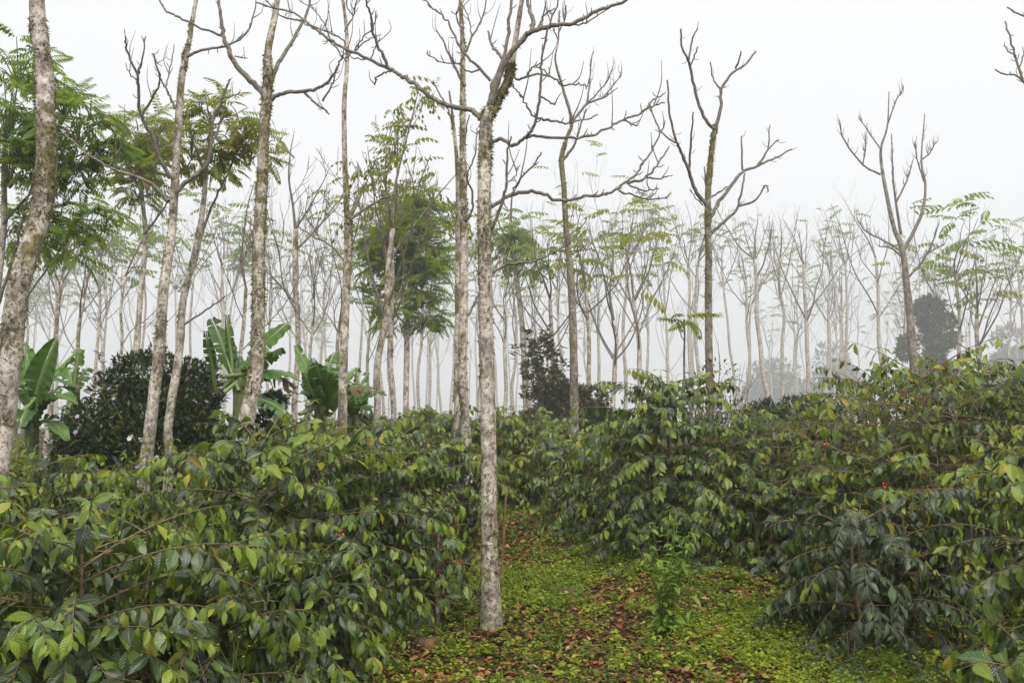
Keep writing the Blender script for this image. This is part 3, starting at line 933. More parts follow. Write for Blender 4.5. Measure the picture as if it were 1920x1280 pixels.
CT = [(922, 1178), (920, 1090), (918, 1000), (916, 800), (911, 600), (908, 400), (910, 290), (914, 222), (930, 190), (953, 145), (962, 100), (972, 40), (980, -10), (986, -60)]
hero_tree("shade_tree", "nearest central trunk with pale flaking bark, rising from the grass into crooked limbs", "tree", 7.55, CT,
          [33, 32, 30, 29, 27, 25, 24, 23, 17, 15, 13, 10, 8, 5], [
              [(11, 3.5, [(905, 224), (885, 207), (855, 201), (815, 187), (780, 160), (755, 143), (735, 132), (690, 110), (640, 88), (600, 62), (568, 36), (545, 22), (480, 5)]),
               (7, 3, [(732, 131), (712, 92), (700, 60), (694, 28), (685, 0), (682, -30)]), (4, 3, [(735, 133), (718, 138), (705, 147), (702, 160)]),
               (3, 2, [(695, 112), (703, 90), (712, 70)]), (4, 2.5, [(650, 92), (640, 72), (600, 55), (570, 45)]), (3, 2, [(690, 110), (660, 108), (640, 95)])],
              [(9, 5, [(915, 205), (925, 160), (945, 108), (953, 60), (960, 0), (966, -50)]), (7, 3.5, [(948, 112), (934, 100), (920, 80), (915, 58)])],
              [(5, 2.5, [(957, 142), (975, 150), (1000, 140), (1040, 146), (1056, 160), (1085, 158), (1103, 162)]),
               (4, 2.5, [(985, 145), (1000, 125), (1015, 130), (1040, 150)])],
              [(14, 4.5, [(915, 222), (922, 190), (932, 155), (950, 112), (980, 75), (1000, 58), (1035, 48), (1075, 43), (1120, 20), (1165, 5), (1190, -12)]), (10, 5, [(998, 58), (999, 36), (990, 10), (986, -30)]),
               (4, 2.5, [(1040, 47), (1080, 46), (1110, 36), (1150, 10)]), (4, 2.5, [(1010, 50), (1020, 30), (1040, 15)])],
              [(8, 3, [(922, 268), (940, 260), (960, 272), (980, 262), (1000, 240), (1010, 200), (1014, 145), (1017, 100), (1032, 45), (1052, -10)]),
               (6, 3, [(985, 258), (1000, 256), (1045, 259), (1105, 256), (1139, 240), (1169, 225), (1202, 210), (1225, 188), (1244, 176)]),
               (4, 2.5, [(1203, 209), (1225, 199), (1247, 193)]), (5, 3, [(1008, 222), (1035, 226), (1060, 231), (1085, 227), (1120, 215)]),
               (4, 2.5, [(1170, 224), (1180, 230), (1195, 236)]), (4, 2.5, [(1006, 225), (988, 200), (975, 180), (960, 160)]), (4, 3, [(1013, 180), (1030, 190), (1040, 197)])],
              [(8, 3, [(922, 388), (945, 372), (980, 360), (1020, 364), (1049, 377), (1097, 369), (1139, 364), (1172, 345), (1195, 322), (1217, 289), (1236, 255), (1247, 227)]),
               (6, 3, [(1176, 345), (1210, 334), (1235, 305), (1255, 274)]), (4, 2.5, [(1160, 358), (1185, 366), (1210, 373), (1251, 371)]), (4, 2.5, [(1180, 347), (1206, 358), (1236, 354)]),
               (4, 2.5, [(1212, 332), (1230, 335), (1253, 330)]), (5, 3, [(955, 368), (970, 345), (980, 330), (1000, 310), (1015, 285)])],
              [(6, 2.5, [(920, 514), (945, 497), (975, 493), (1000, 490), (1040, 473), (1075, 446), (1100, 410)]), (3, 2.5, [(1045, 470), (1080, 470), (1110, 465)]), (3, 2, [(925, 508), (935, 490), (945, 476)])],
              [(7, 3, [(912, 445), (930, 415), (945, 370), (950, 320), (953, 280), (958, 255)]), (3, 2, [(948, 345), (965, 330), (975, 310)])],
              [(6, 2.5, [(920, 152), (897, 125), (875, 105), (860, 85), (842, 45), (825, 25), (805, 10), (785, -10)]), (4, 2.5, [(900, 130), (880, 135), (860, 122), (825, 117), (800, 100)]),
               (4, 2.5, [(862, 88), (868, 60), (855, 30), (870, 0)])]],
          8, moss=(0.3, 0.45, 0.3, 0.42, 0.35, 0.5, 0.6, 0.9, 0.9, 0.3, 0.1, 0.1), tufts=(1500, 0.05, 0.74), strands=90, side=-1, sprigs=1)

hero_tree("shade_tree", "slender dark mossy trunk, first tall one right of the central tree", "tree", 14.0,
          [(1078, 850), (1077, 760), (1075, 650), (1070, 520), (1062, 430), (1057, 350), (1053, 298), (1062, 260), (1072, 228), (1056, 169), (1041, 116), (1047, 75), (1049, 20)],
          [16, 16, 15, 13, 11, 10, 10, 7, 6, 5, 4, 3, 2], [
              [(3, 2, [(1047, 75), (1035, 50), (1025, 20)]), (3, 2, [(1048, 60), (1060, 35), (1062, 10)])],
              [(6, 2, [(1073, 228), (1101, 195), (1131, 184), (1158, 165)]), (4, 2, [(1101, 195), (1106, 150), (1110, 103)]), (3, 2, [(1131, 184), (1150, 160), (1165, 140)]), (3, 2, [(1100, 197), (1120, 175), (1140, 150), (1148, 128)])],
              [(6, 2, [(1056, 300), (1072, 280), (1080, 262), (1092, 225), (1100, 205)])]],
          9, mat=M_BARK_BROWN, moss=(0.2, 0.4, 0.7, 0.9, 0.8, 0.3), tufts=(420, 0.3, 1.0), sprigs=6)

hero_tree("shade_tree", "bare mossy tree with candelabra limbs behind the tall right coffee shrub", "tree", 13.0,
          [(1330, 740), (1328, 600), (1328, 480), (1327, 400), (1330, 320), (1337, 265), (1341, 235)],
          [15, 14, 13, 12, 11, 10, 8], [
              [(7, 3, [(1340, 245), (1319, 217), (1304, 172), (1294, 127), (1290, 112), (1278, 86), (1277, 54)]), (4, 2.5, [(1292, 112), (1300, 71), (1308, 52)]), (3, 2.5, [(1295, 124), (1302, 105), (1309, 88)])],
              [(7, 3, [(1341, 242), (1352, 202), (1352, 168), (1371, 139), (1397, 122), (1418, 97)]), (4, 2.5, [(1351, 167), (1337, 146), (1332, 116)]), (4, 2.5, [(1379, 129), (1386, 112), (1390, 96)])],
              [(8, 3, [(1325, 386), (1304, 356), (1292, 322), (1277, 285), (1266, 259), (1255, 210), (1251, 150)]), (4, 2.5, [(1266, 268), (1240, 247), (1225, 217), (1216, 193)]),
               (5, 2.5, [(1292, 319), (1296, 262), (1300, 210)]), (3, 2, [(1318, 385), (1305, 372), (1293, 356)])],
              [(8, 3, [(1330, 411), (1349, 379), (1379, 337), (1394, 321), (1420, 311), (1454, 296), (1485, 280)]), (5, 2.5, [(1420, 311), (1439, 281), (1444, 234)]), (4, 2.5, [(1392, 319), (1390, 255)]),
               (3, 2.5, [(1440, 280), (1452, 268), (1461, 262)])],
              [(7, 3, [(1330, 441), (1356, 416), (1379, 397), (1390, 360), (1397, 324)]), (5, 2.5, [(1386, 386), (1416, 375), (1437, 347), (1440, 360)])],
              [(4, 2.5, [(1326, 360), (1322, 335), (1321, 312)])], [(4, 2.5, [(1334, 370), (1350, 360), (1364, 350)])]],
          10, mat=M_BARK_BROWN, moss=(0.35, 0.6, 0.85, 0.95, 0.9), tufts=(650, 0.25, 1.0), strands=25, side=1)

hero_tree("shade_tree", "tall twiggy bare tree standing beside the dark round bush on the right", "tree", 19.0,
          [(1713, 680), (1706, 580), (1701, 535), (1692, 465), (1678, 428), (1660, 356), (1651, 285), (1663, 238), (1667, 172)], [15, 14, 12, 11, 8, 7, 5, 3, 2], [
              [(4, 2, [(1651, 327), (1618, 309), (1582, 261), (1574, 229)]), (3, 2, [(1618, 309), (1622, 285), (1624, 258)]),
               (3, 2, [(1664, 235), (1680, 190), (1692, 170)]), (3, 2, [(1652, 280), (1630, 250), (1612, 222)])],
              [(8, 2, [(1694, 470), (1725, 410), (1735, 356), (1728, 297), (1734, 214)]), (3, 2, [(1729, 300), (1745, 285), (1752, 270)]), (3, 2, [(1732, 340), (1720, 300), (1715, 270)])],
              [(6, 2, [(1690, 440), (1680, 380), (1674, 320), (1672, 250)]), (4, 2, [(1680, 380), (1700, 340), (1712, 300)])],
              [(4, 2, [(1690, 470), (1655, 450), (1625, 435), (1608, 412)]), (4, 2, [(1690, 480), (1670, 465), (1648, 462)])],
              [(5, 2, [(1703, 520), (1730, 490), (1750, 450), (1760, 420)]), (3, 2, [(1735, 480), (1748, 470), (1765, 462)])]],
          12, moss=(0.35, 0.45, 0.4), mat=M_BARK_BROWN, tufts=(150, 0.0, 0.9), sprigs=14, spur=False, depth_spread=0.35)

hero_tree("shade_tree", "bare tree mostly past the right edge, only twig tips entering the corner", "tree", 9.5,
          [(2020, 900), (2015, 700), (2010, 450), (2000, 250), (1990, 200)], [26, 25, 22, 18, 14], [
              [(7, 3, [(1995, 220), (1950, 180), (1925, 160), (1908, 120), (1895, 75), (1885, 40)]), (4, 2.5, [(1925, 160), (1905, 142), (1885, 140), (1866, 130)]), (3, 2.5, [(1905, 105), (1890, 95), (1882, 85)]),
               (3, 2.5, [(1912, 125), (1920, 105), (1924, 98)])],
              [(6, 3, [(1992, 210), (1970, 100), (1940, 40), (1915, 28), (1888, 14)])]],
          13, moss=(0.4, 0.7), tufts=(60, 0.3, 0.9))

# olive and green crowns of individual leaves on the near leafy trees
def add_leaves(root, centers, n, seed, leaves, mat, size, droop=(-0.15, 0.42), objs=300):
    """centers: (pixel x, pixel y, distance, radius m); leaf sprays hang round twig ends in these clumps"""
    rng = np.random.default_rng(seed)
    base = np.array(root.location)
    pos, ax = [], []
    mbt = MB()
    tot = sum(c[3] ** 2 for c in centers)
    for (px, py, d, r) in centers:
        r = r * DD(d) / d
        d = DD(d)
        c = P(px, py, d) - base
        k = max(2, int(n * r * r / tot))
        nn = max(3, k // 4)
        tips = c + nrm(rng.normal(size=(nn, 3))) * r * rng.uniform(0.35, 1.3, (nn, 1)) * [1, 1, 0.8]
        for tpt in tips:
            tube(mbt, spline(np.array([c - [0, 0, r * 0.8], (c + tpt) / 2 - [0, 0, r * 0.15], tpt]), 3), np.linspace(0.009, 0.004, 7), 4)
        pk = rng.integers(0, nn, k)
        a = rng.uniform(0, 2 * math.pi, k)
        o = np.stack([np.cos(a), np.sin(a), rng.uniform(*droop, k)], 1)
        ax.append(nrm(o + 0.6 * nrm(tips[pk] - c)))
        pos.append(tips[pk] + rng.normal(size=(k, 3)) * 0.03)
        TOPZ.append(float(c[2] + base[2] + r + 0.4))
    pos = np.vstack(pos); ax = np.vstack(ax)
    N = len(pos)
    R = frames(ax, np.tile([0.0, 0.0, 1.0], (N, 1)) + 0.2 * rng.normal(size=(N, 3)))
    L = size * DD(centers[0][2]) / centers[0][2] * rng.uniform(0.65, 1.2, N)
    var = rng.integers(0, len(leaves), N)
    link("twigs", mbt.mesh("twigs", M_TWIG), root, 'stuff')
    order = np.argsort(pos[:, 1] + base[1])
    for q in order[:objs]:
        key = (id(leaves), int(var[q]), mat.name)
        if key not in LEAF_CACHE:
            LEAF_CACHE[key] = tpl_mesh("leaf", leaves[var[q]], mat)
        o = bpy.data.objects.new("leaf", LEAF_CACHE[key])
        o.parent = root
        o.matrix_basis = Matrix.LocRotScale(Vector(pos[q]), Matrix(R[q].tolist()), Vector((L[q],) * 3))
        COL.objects.link(o)
    rest = order[objs:]
    if len(rest):
        mb = MB()
        for v in range(len(leaves)):
            q = rest[var[rest] == v]
            mb.inst(leaves[v], pos[q], R[q], L[q], rnd=rng.random(len(q)))
        link("crown", mb.mesh("crown", mat), root, 'stuff')


add_leaves(t3[0], [(395, 215, 10.7, 0.22), (440, 245, 10.9, 0.27), (470, 275, 11.0, 0.2), (360, 265, 10.5, 0.25), (410, 290, 10.8, 0.25), (452, 215, 10.6, 0.2),
                   (375, 190, 10.9, 0.16), (345, 300, 10.8, 0.2), (500, 255, 11.0, 0.14)], 230, 31, FROND, M_OLIVE, 0.27)

t = hero_tree("leafy_tree", "big green leafy tree filling the upper left corner behind the leaning trunk", "tree", 11.5,
              [(-30, 880), (-20, 700), (-5, 560), (5, 420), (10, 300), (15, 200)], [16, 15, 13, 11, 9, 6], [
                  [(7, 2, [(-8, 580), (20, 500), (40, 420), (60, 340), (80, 260)]), (4, 2, [(40, 420), (100, 370), (140, 330)])],
                  [(6, 2, [(5, 420), (60, 360), (120, 280), (160, 220)]), (4, 2, [(110, 300), (150, 290), (190, 260)])],
                  [(6, 2, [(-12, 640), (40, 570), (90, 500), (130, 440)]), (3, 2, [(90, 500), (150, 460), (190, 440)])],
                  [(5, 2, [(12, 260), (30, 180), (40, 120)])]],
              40, moss=(0.3, 0.5), tufts=(0, 0, 0))
add_leaves(t[0], [(35, 120, 11.4, 0.36), (15, 210, 11.2, 0.4), (120, 180, 11.7, 0.3), (150, 230, 11.5, 0.36), (170, 195, 11.3, 0.24), (185, 265, 11.6, 0.26), (130, 290, 11.4, 0.36), (60, 260, 11.6, 0.4),
                  (90, 110, 11.7, 0.2), (165, 320, 11.8, 0.26), (20, 310, 11.3, 0.34), (110, 400, 11.6, 0.3), (160, 430, 11.5, 0.26), (60, 420, 11.8, 0.3), (200, 400, 11.6, 0.16), (125, 460, 11.4, 0.22), (10, 420, 11.5, 0.22)],
           680, 41, FROND, M_PINNATE, 0.33)

t = hero_tree("leafy_tree", "olive leafy tree showing left of the second pale trunk", "tree", 14.5,
              [(245, 860), (255, 700), (262, 560), (272, 450), (268, 360), (272, 290)], [13, 12, 10, 9, 7, 5], [
                  [(5, 2, [(270, 440), (300, 400), (320, 370)])], [(5, 2, [(268, 370), (250, 330), (240, 290)])], [(5, 2, [(270, 320), (290, 270), (300, 240)])]],
              42, moss=(0.3, 0.5), tufts=(0, 0, 0))
add_leaves(t[0], [(262, 245, 14.5, 0.3), (295, 235, 14.3, 0.25), (250, 300, 14.6, 0.32), (285, 300, 14.4, 0.3), (260, 350, 14.5, 0.25), (320, 250, 14.6, 0.2), (240, 270, 14.4, 0.2)], 230, 43, FROND, M_OLIVE, 0.30)

t = hero_tree("leafy_tree", "dense green leafy tree between the twin pale trunks and the central trunk", "tree", 18.0,
              [(760, 830), (762, 700), (764, 600), (768, 540), (775, 480), (780, 420)], [11, 11, 10, 9, 7, 5], [
                  [(5, 2, [(764, 560), (740, 520), (720, 470), (715, 440)])], [(5, 2, [(768, 540), (800, 500), (815, 460)])], [(5, 2, [(778, 440), (785, 400), (790, 375)])],
                  [(4, 2, [(764, 610), (740, 590), (715, 580)])]],
              44, moss=(0.3, 0.5), tufts=(0, 0, 0))
add_leaves(t[0], [(782, 362, 18, 0.3), (785, 390, 18, 0.36), (760, 400, 17.8, 0.36), (735, 430, 18.2, 0.36), (712, 445, 18, 0.34), (795, 430, 17.8, 0.36), (805, 470, 18.2, 0.4), (770, 450, 18, 0.42), (790, 510, 17.9, 0.4), (815, 500, 18.1, 0.3),
                  (735, 480, 18.2, 0.34), (705, 490, 18, 0.26), (755, 530, 18.2, 0.3), (790, 550, 18, 0.32), (715, 570, 18, 0.36), (740, 585, 17.8, 0.3), (790, 590, 18.3, 0.34), (700, 465, 18, .2), (825, 400, 18, .2)],
           430, 45, FROND, M_PINNATE, 0.36, droop=(0.0, 0.5))

t = hero_tree("leafy_tree", "slim tree with small leaf clumps just right of the central trunk", "tree", 20.0,
              [(988, 830), (985, 720), (978, 600), (968, 520), (962, 450), (955, 400)], [12, 12, 10, 9, 7, 4], [
                  [(4, 2, [(968, 520), (990, 480), (1000, 440)])], [(4, 2, [(964, 460), (940, 430), (930, 400)])], [(4, 2, [(958, 420), (960, 370), (975, 340)])]],
              46, moss=(0.5, 0.6), tufts=(0, 0, 0))
add_leaves(t[0], [(965, 425, 20, 0.4), (990, 430, 20.2, 0.36), (1005, 470, 19.8, 0.36), (950, 470, 20, 0.34), (1020, 490, 20, 0.3), (985, 500, 20.3, 0.3), (935, 440, 20, 0.3)], 60, 47, FROND_FAR, M_PINNATE, 0.36)

t = hero_tree("leafy_sapling", "young pinnate-leaved sapling poking up behind the tall right shrub", "sapling", 10.6,
              [(1283, 760), (1284, 680), (1284, 620), (1283, 598)], [4, 4, 3, 2.5], [[(2, 1.5, [(1283, 640), (1276, 625), (1270, 612)])]], 48, moss=(0.1, 0.1), tufts=(0, 0, 0), spur=False, mat=M_TWIG)
add_leaves(t[0], [(1283, 600, 10.6, 0.07)], 9, 49, FROND, M_OLIVE, 0.36, droop=(0.0, 0.3))

# sparse, tall trees whose few leaves hang
SPARSE = [("left one of two slim pale trunks, tall with sparse hanging leaves", 703, 745, 12.8, 130, 430, 17, 61, 0.045),
          ("right one of two slim pale trunks, tall with sparse hanging leaves", 738, 755, 13.2, 165, 440, 15, 62, 0.03)]
for lab, px, _, d, top, fork, wpx, sd, ln in SPARSE:
    auto_tree("leafy_tree", lab, "tree", px, d, top, fork, wpx, sd, lean=ln, limbs=5, spread=0.30, leaves=FROND_SPARSE, n_leaf=110, leaf_len=0.26, leaf_mat_=M_OLIVE,
              group="trees with sparse leaves", moss=(0.35, 0.55), tufts=160, leaf_objs=110)

# bare trees of the second rank: (column, distance, top row, fork row, width px, seed, lean, limbs, label)
SECOND = [
    (88, 15.5, 300, 520, 12, 71, 0.06, 5, "bare twiggy tree in the gap right of the leaning mossy trunk"),
    (128, 16.5, 330, 560, 12, 72, 0.10, 4, "bare tree leaning over the left end of the dark flowering bush"),
    (228, 16.0, 350, 520, 9, 73, 0.03, 4, "thin bare tree rising out of the dark flowering bush"),
    (440, 14.0, 330, 540, 12, 74, 0.03, 4, "slim bare trunk just left of the mossy forked tree"),
    (553, 14.0, 245, 430, 15, 75, -0.01, 5, "bare tree with knobbly twig ends over the banana clump"),
    (572, 15.5, 360, 560, 9, 76, 0.05, 4, "thin bare tree beside the knobbly tree over the bananas"),
    (628, 16.0, 340, 520, 10, 77, 0.04, 5, "thin crooked bare tree touching the broken-stub trunk's left side"),
    (690, 19.0, 420, 600, 9, 78, 0.0, 4, "thin bare tree between the broken-stub trunk and the twin trunks"),
    (1040, 20.0, 330, 560, 12, 79, -0.03, 5, "bare tree with upswept twigs left of the slender dark trunk"),
    (1100, 19.0, 330, 540, 11, 80, 0.0, 5, "bare tree with dense twigs right of the slender dark trunk"),
    (1148, 22.0, 350, 600, 13, 81, 0.0, 6, "vase-shaped bare tree left of the tall right coffee shrub"),
    (1205, 25.0, 340, 560, 13, 82, 0.0, 6, "straight grey tree right above the tall right shrub's peak"),
    (945, 24.0, 380, 560, 10, 83, 0.0, 5, "grey bare tree nearest the central trunk's right side"),
    (1795, 26.0, 350, 520, 11, 84, -0.01, 5, "hazy tree with a tuft of leaves, right of the round bush"),
    (1846, 24.0, 390, 580, 14, 85, -0.04, 7, "hazy tree with many fine upswept twigs near the right edge"),
]
for k, (px, d, top, fork, wpx, sd, ln, lb, lab) in enumerate(SECOND):
    lf = {1795: 60, 1846: 22, 1205: 34, 1100: 30}.get(px, 0)
    auto_tree("shade_tree" if lf < 50 else "leafy_tree", lab, "tree", px, d, top, fork, wpx, sd, lean=ln, limbs=lb, spread=0.36, leaves=FROND_FAR if lf else None, n_leaf=lf, leaf_len=0.6,
              leaf_mat_=M_OLIVE if px != 1795 else M_PINNATE, group="bare trees of the second rank", moss=(0.3, 0.55), tufts=80 if d < 17 else 0, leaf_objs=lf)

# trees deeper and deeper in the fog
fog_cols = {"middle": [], "far": []}
frng = np.random.default_rng(77)
FOG = []
for px, d, top, fork, wpx, leafy in [
    (40, 30, 400, 600, 8, 1), (175, 28, 400, 590, 9, 1), (195, 36, 440, 620, 7, 0), (270, 34, 470, 600, 7, 1), (300, 40, 460, 610, 6, 0), (350, 33, 430, 580, 7, 1), (405, 30, 380, 560, 8, 0), (420, 42, 470, 600, 6, 1),
    (508, 32, 430, 590, 7, 1), (535, 44, 480, 620, 6, 0), (600, 34, 430, 590, 7, 0), (612, 50, 490, 640, 5, 1), (668, 36, 430, 600, 7, 1), (720, 40, 450, 620, 7, 0), (784, 32, 440, 640, 8, 1), (805, 44, 470, 650, 7, 0),
    (828, 55, 500, 640, 6, 1), (845, 38, 450, 640, 8, 0), (900, 48, 470, 640, 6, 1), (962, 42, 440, 640, 8, 1), (1010, 50, 470, 640, 7, 0), (1060, 38, 420, 620, 8, 1), (1120, 46, 430, 620, 8, 0), (1170, 36, 360, 560, 9, 1),
    (1215, 52, 440, 620, 7, 1), (1255, 46, 420, 600, 7, 0), (1295, 40, 395, 560, 8, 1), (1310, 34, 380, 560, 9, 0), (1375, 46, 440, 580, 7, 1), (1400, 40, 450, 600, 8, 0), (1445, 33, 400, 560, 12, 0), (1468, 36, 400, 560, 9, 0),
    (1515, 36, 420, 570, 11, 0), (1548, 48, 430, 590, 8, 1), (1588, 50, 430, 570, 8, 1), (1652, 38, 410, 560, 10, 0), (1690, 55, 490, 600, 6, 1), (1770, 52, 480, 600, 6, 0), (1890, 46, 470, 600, 7, 0), (1922, 40, 420, 570, 8, 1)]:
    FOG.append([px, d, top, fork, wpx, leafy, 0])
for k in range(56):
    px = frng.uniform(-80, 2000)
    d = frng.uniform(58, 105)
    FOG.append([px, d, 800 - frng.uniform(9.5, 15) * FPX / d - 25, 800 - frng.uniform(4.5, 7) * FPX / d - 25, frng.uniform(0.17, 0.24) * FPX / d, int(frng.random() < 0.45), 1])
FOG.sort(key=lambda r: r[0])
cnt = {}
for k, (px, d, top, fork, wpx, leafy, far) in enumerate(FOG):
    fork -= 75 if not far else 30
    if 330 < px < 1280 and not far:
        top -= frng.uniform(0, 90)
    key = (far, leafy)
    cnt[key] = cnt.get(key, 0) + 1
    kind = "leafy" if leafy else "bare"
    where = "faint %s trees deep in the fog" % kind if far else "hazy %s trees in the thin fog" % kind
    lab = "%s from the left of the %s" % (ORD[cnt[key] - 1], where)
    if not far:
        top -= frng.uniform(25, 95)
    auto_tree("leafy_tree" if leafy else "shade_tree", lab, "tree", px, d, top, fork, wpx, 300 + k, lean=frng.normal() * 0.025, limbs=int(frng.integers(4, 7)), spread=frng.uniform(0.2, 0.36),
              twig=2, leaves=FROND_FAR if leafy else None, n_leaf=int(frng.integers(40, 120) * (0.35 if px > 900 else 0.8)) if leafy else 0, leaf_len=0.6 if not far else 0.8,
              leaf_mat_=M_PINNATE if k % 3 else M_OLIVE, group=where, moss=(0.3, 0.5), splits=not far, density=1.0)


# rounded woodland crowns that close the view in the fog
def bush(name, label, cat, px, d, by, ty, halfpx, seed, n, tpl, leaf, mat, group=None, lumps=9, stems=5, blossoms=0, twigs=0, squash=0.8, asym=0.0, base_gap=0.0, depthf=0.8, wide=0.0, sprays=0):
    rng = np.random.default_rng(seed)
    leaf = leaf * DD(d) / d
    d = DD(d)
    x = xat(px, d)
    base = np.array([x, d, float(gz(x, d))])
    zt = P(px, ty, d)[2] - base[2]
    rx = halfpx / FPX * d
    root = thing(name, label, cat, base, group)
    c0 = np.array([0, 0, zt * 0.5])
    cs, rs = [], []
    for k in range(lumps):
        a = rng.uniform(0, 2 * math.pi)
        q = rng.uniform(0.15, 0.62 + 0.16 * wide)
        zz = rng.uniform(0.28, 0.72 + 0.06 * wide)
        r = rng.uniform(0.30 - 0.08 * wide, 0.46 - 0.1 * wide) * min(rx, zt * 0.6)
        cs.append([math.cos(a) * rx * q + asym * rx * (zz - 0.5), math.sin(a) * rx * q * depthf, zt * zz])
        rs.append(r)
    cs.append([0, 0, zt - 0.42 * min(rx, zt * .5)]); rs.append(0.42 * min(rx, zt * .5))
    cs.append([-rx * 0.6, 0, zt * 0.35]); rs.append(0.4 * rx)
    cs.append([rx * 0.6, 0, zt * 0.35]); rs.append(0.4 * rx)
    cs.append([0, -rx * 0.3, zt * 0.4]); rs.append(0.55 * min(rx, zt * 0.6))
    cs = np.array(cs); rs = np.array(rs)
    pr = rs ** 2 / np.sum(rs ** 2)
    pk = rng.choice(len(rs), n, p=pr)
    dirs = nrm(rng.normal(size=(n, 3)))
    rr = rs[pk] * (0.62 + 0.42 * rng.random(n) ** 0.6)
    lump2 = 1 + 0.12 * np.sin(dirs[:, 0] * 7 + pk) * np.sin(dirs[:, 2] * 6 + pk * 2)
    pos = cs[pk] + dirs * (rr * lump2)[:, None] * [1, depthf, squash]
    gl = gz(pos[:, 0] + base[0], pos[:, 1] + base[1]) - base[2]
    ok = pos[:, 2] > gl + 0.03 + base_gap
    pos, dirs, pk = pos[ok], dirs[ok], pk[ok]
    m = len(pos)
    ax = nrm(dirs + rng.normal(size=(m, 3)) * 0.6 + [0, 0, 0.25])
    R = frames(ax, np.array([0, 0, 1.0]) + dirs * 0.6 + rng.normal(size=(m, 3)) * 0.35)
    mb = MB()
    # leaves grow in sprays, so colour goes by spray
    key = (np.floor(pos / (leaf * 2.6)).astype(int) * [73, 179, 283]).sum(1)
    rnd = np.mod(np.sin(key * 12.9898) * 43758.5453, 1.0) * 0.8 + rng.random(m) * 0.2
    mb.inst(tpl, pos, R, leaf * rng.uniform(0.7, 1.3, m), rnd=rnd)
    link("foliage", mb.mesh("foliage", mat), root, 'stuff')
    mb = MB()
    for k in range(stems):
        tgt = cs[rng.integers(len(cs))] + rng.normal(size=3) * 0.05
        p0 = np.array([rng.normal() * 0.08 * rx, rng.normal() * 0.08 * rx, -0.1])
        mid = (p0 + tgt) / 2 + rng.normal(size=3) * 0.1 * rx
        tube(mb, spline(np.array([p0, mid, tgt]), 5), np.linspace(0.03, 0.012, 11) * max(1, zt / 3), 6)
    link("stem", mb.mesh("stem", M_STEM), root)
    if twigs:
        mb = MB()
        for k in range(twigs):
            i0 = rng.integers(m)
            p0 = pos[i0] * [0.6, 0.6, 0.7]
            e = pos[i0] + dirs[i0] * rng.uniform(0.1, 0.35) + [0, 0, rng.uniform(0.0, 0.25)]
            tube(mb, spline(np.array([p0, (p0 + e) / 2 + rng.normal(size=3) * 0.05, e]), 3), np.linspace(0.006, 0.002, 7), 3)
        link("twigs", mb.mesh("twigs", M_TWIG), root, 'stuff')
    if sprays:
        mb, ml = MB(), MB()
        pk = rng.integers(0, m, sprays * 3)
        rel = np.linalg.norm(pos[pk, None] - cs[None], axis=2) / rs[None]
        pk = pk[rel.min(1) > 0.92][:sprays]
        for q in pk:
            up = nrm(dirs[q] * 0.7 + [0, 0, 0.7] + rng.normal(size=3) * 0.2)
            L = rng.uniform(0.12, 0.55) * zt / 2.2
            sp = spline(np.array([pos[q] - dirs[q] * 0.1, pos[q] + up * L * 0.5, pos[q] + nrm(up + [0, 0, 0.5]) * L]), 4)
            tube(mb, sp, np.linspace(0.005, 0.002, len(sp)), 3)
            f = rng.uniform(0.1, 1, 16)
            c = sp[(f * (len(sp) - 1)).astype(int)]
            a = rng.uniform(0, 6.28, 16)
            axx = nrm(np.stack([np.cos(a), np.sin(a), rng.uniform(-0.2, 0.8, 16)], 1) + 0.4 * up)
            ml.inst(tpl, c, frames(axx, np.tile([0.0, 0, 1.0], (16, 1)) + 0.3 * rng.normal(size=(16, 3))), leaf * rng.uniform(0.7, 1.3, 16), rnd=np.clip(rng.uniform(0.3, 1.0) + rng.normal(size=16) * 0.08, 0, 0.999))
        link("shoot_twigs", mb.mesh("shoot_twigs", M_STEM), root, 'stuff')
        link("shoot_leaves", ml.mesh("shoot_leaves", mat), root, 'stuff')
    if blossoms:
        mb = MB()
        pk = rng.integers(0, m, blossoms * 2)
        out = dirs[pk]
        pk = pk[(out[:, 1] < 0.5) & (out[:, 2] > -0.4)][:blossoms]
        bn = len(pk)
        bp = pos[pk] + dirs[pk] * 0.04
        nr = nrm(dirs[pk] + [0, -0.6, 0.3])
        for q in range(5):
            a = q * 2 * math.pi / 5
            e1 = nrm(np.cross(nr, [0, 0.3, 1.0])); e2 = np.cross(nr, e1)
            axx = e1 * math.cos(a) + e2 * math.sin(a) + nr * 0.2
            mb.inst(leaf_grid(2, 2, 0.42, 0.8, 0.1, 0.1, petiole=0.02), bp, frames(axx, nr), np.full(bn, 0.034), rnd=np.linspace(0, 1, bn))
        link("blossoms", mb.mesh("blossoms", M_BLOSSOM), root, 'stuff')
    TOPZ.append(float(pos[:, 2].max() + base[2] + 0.3))
    return root


WOOD = [(1470, 126, 672, 90), (1560, 127, 645, 70), (1895, 104, 615, 60)]
WOOD.sort()
for k, (px, d, ty, hp) in enumerate(WOOD):
    bush("woodland_tree", "%s from the left of the rounded trees closing the fog" % ORD[k], "tree", px, d, 780, ty, hp, 500 + k, 2600, TINY_LEAF, 0.9, M_BUSH, "rounded trees closing the view", lumps=9, stems=3, squash=0.9)

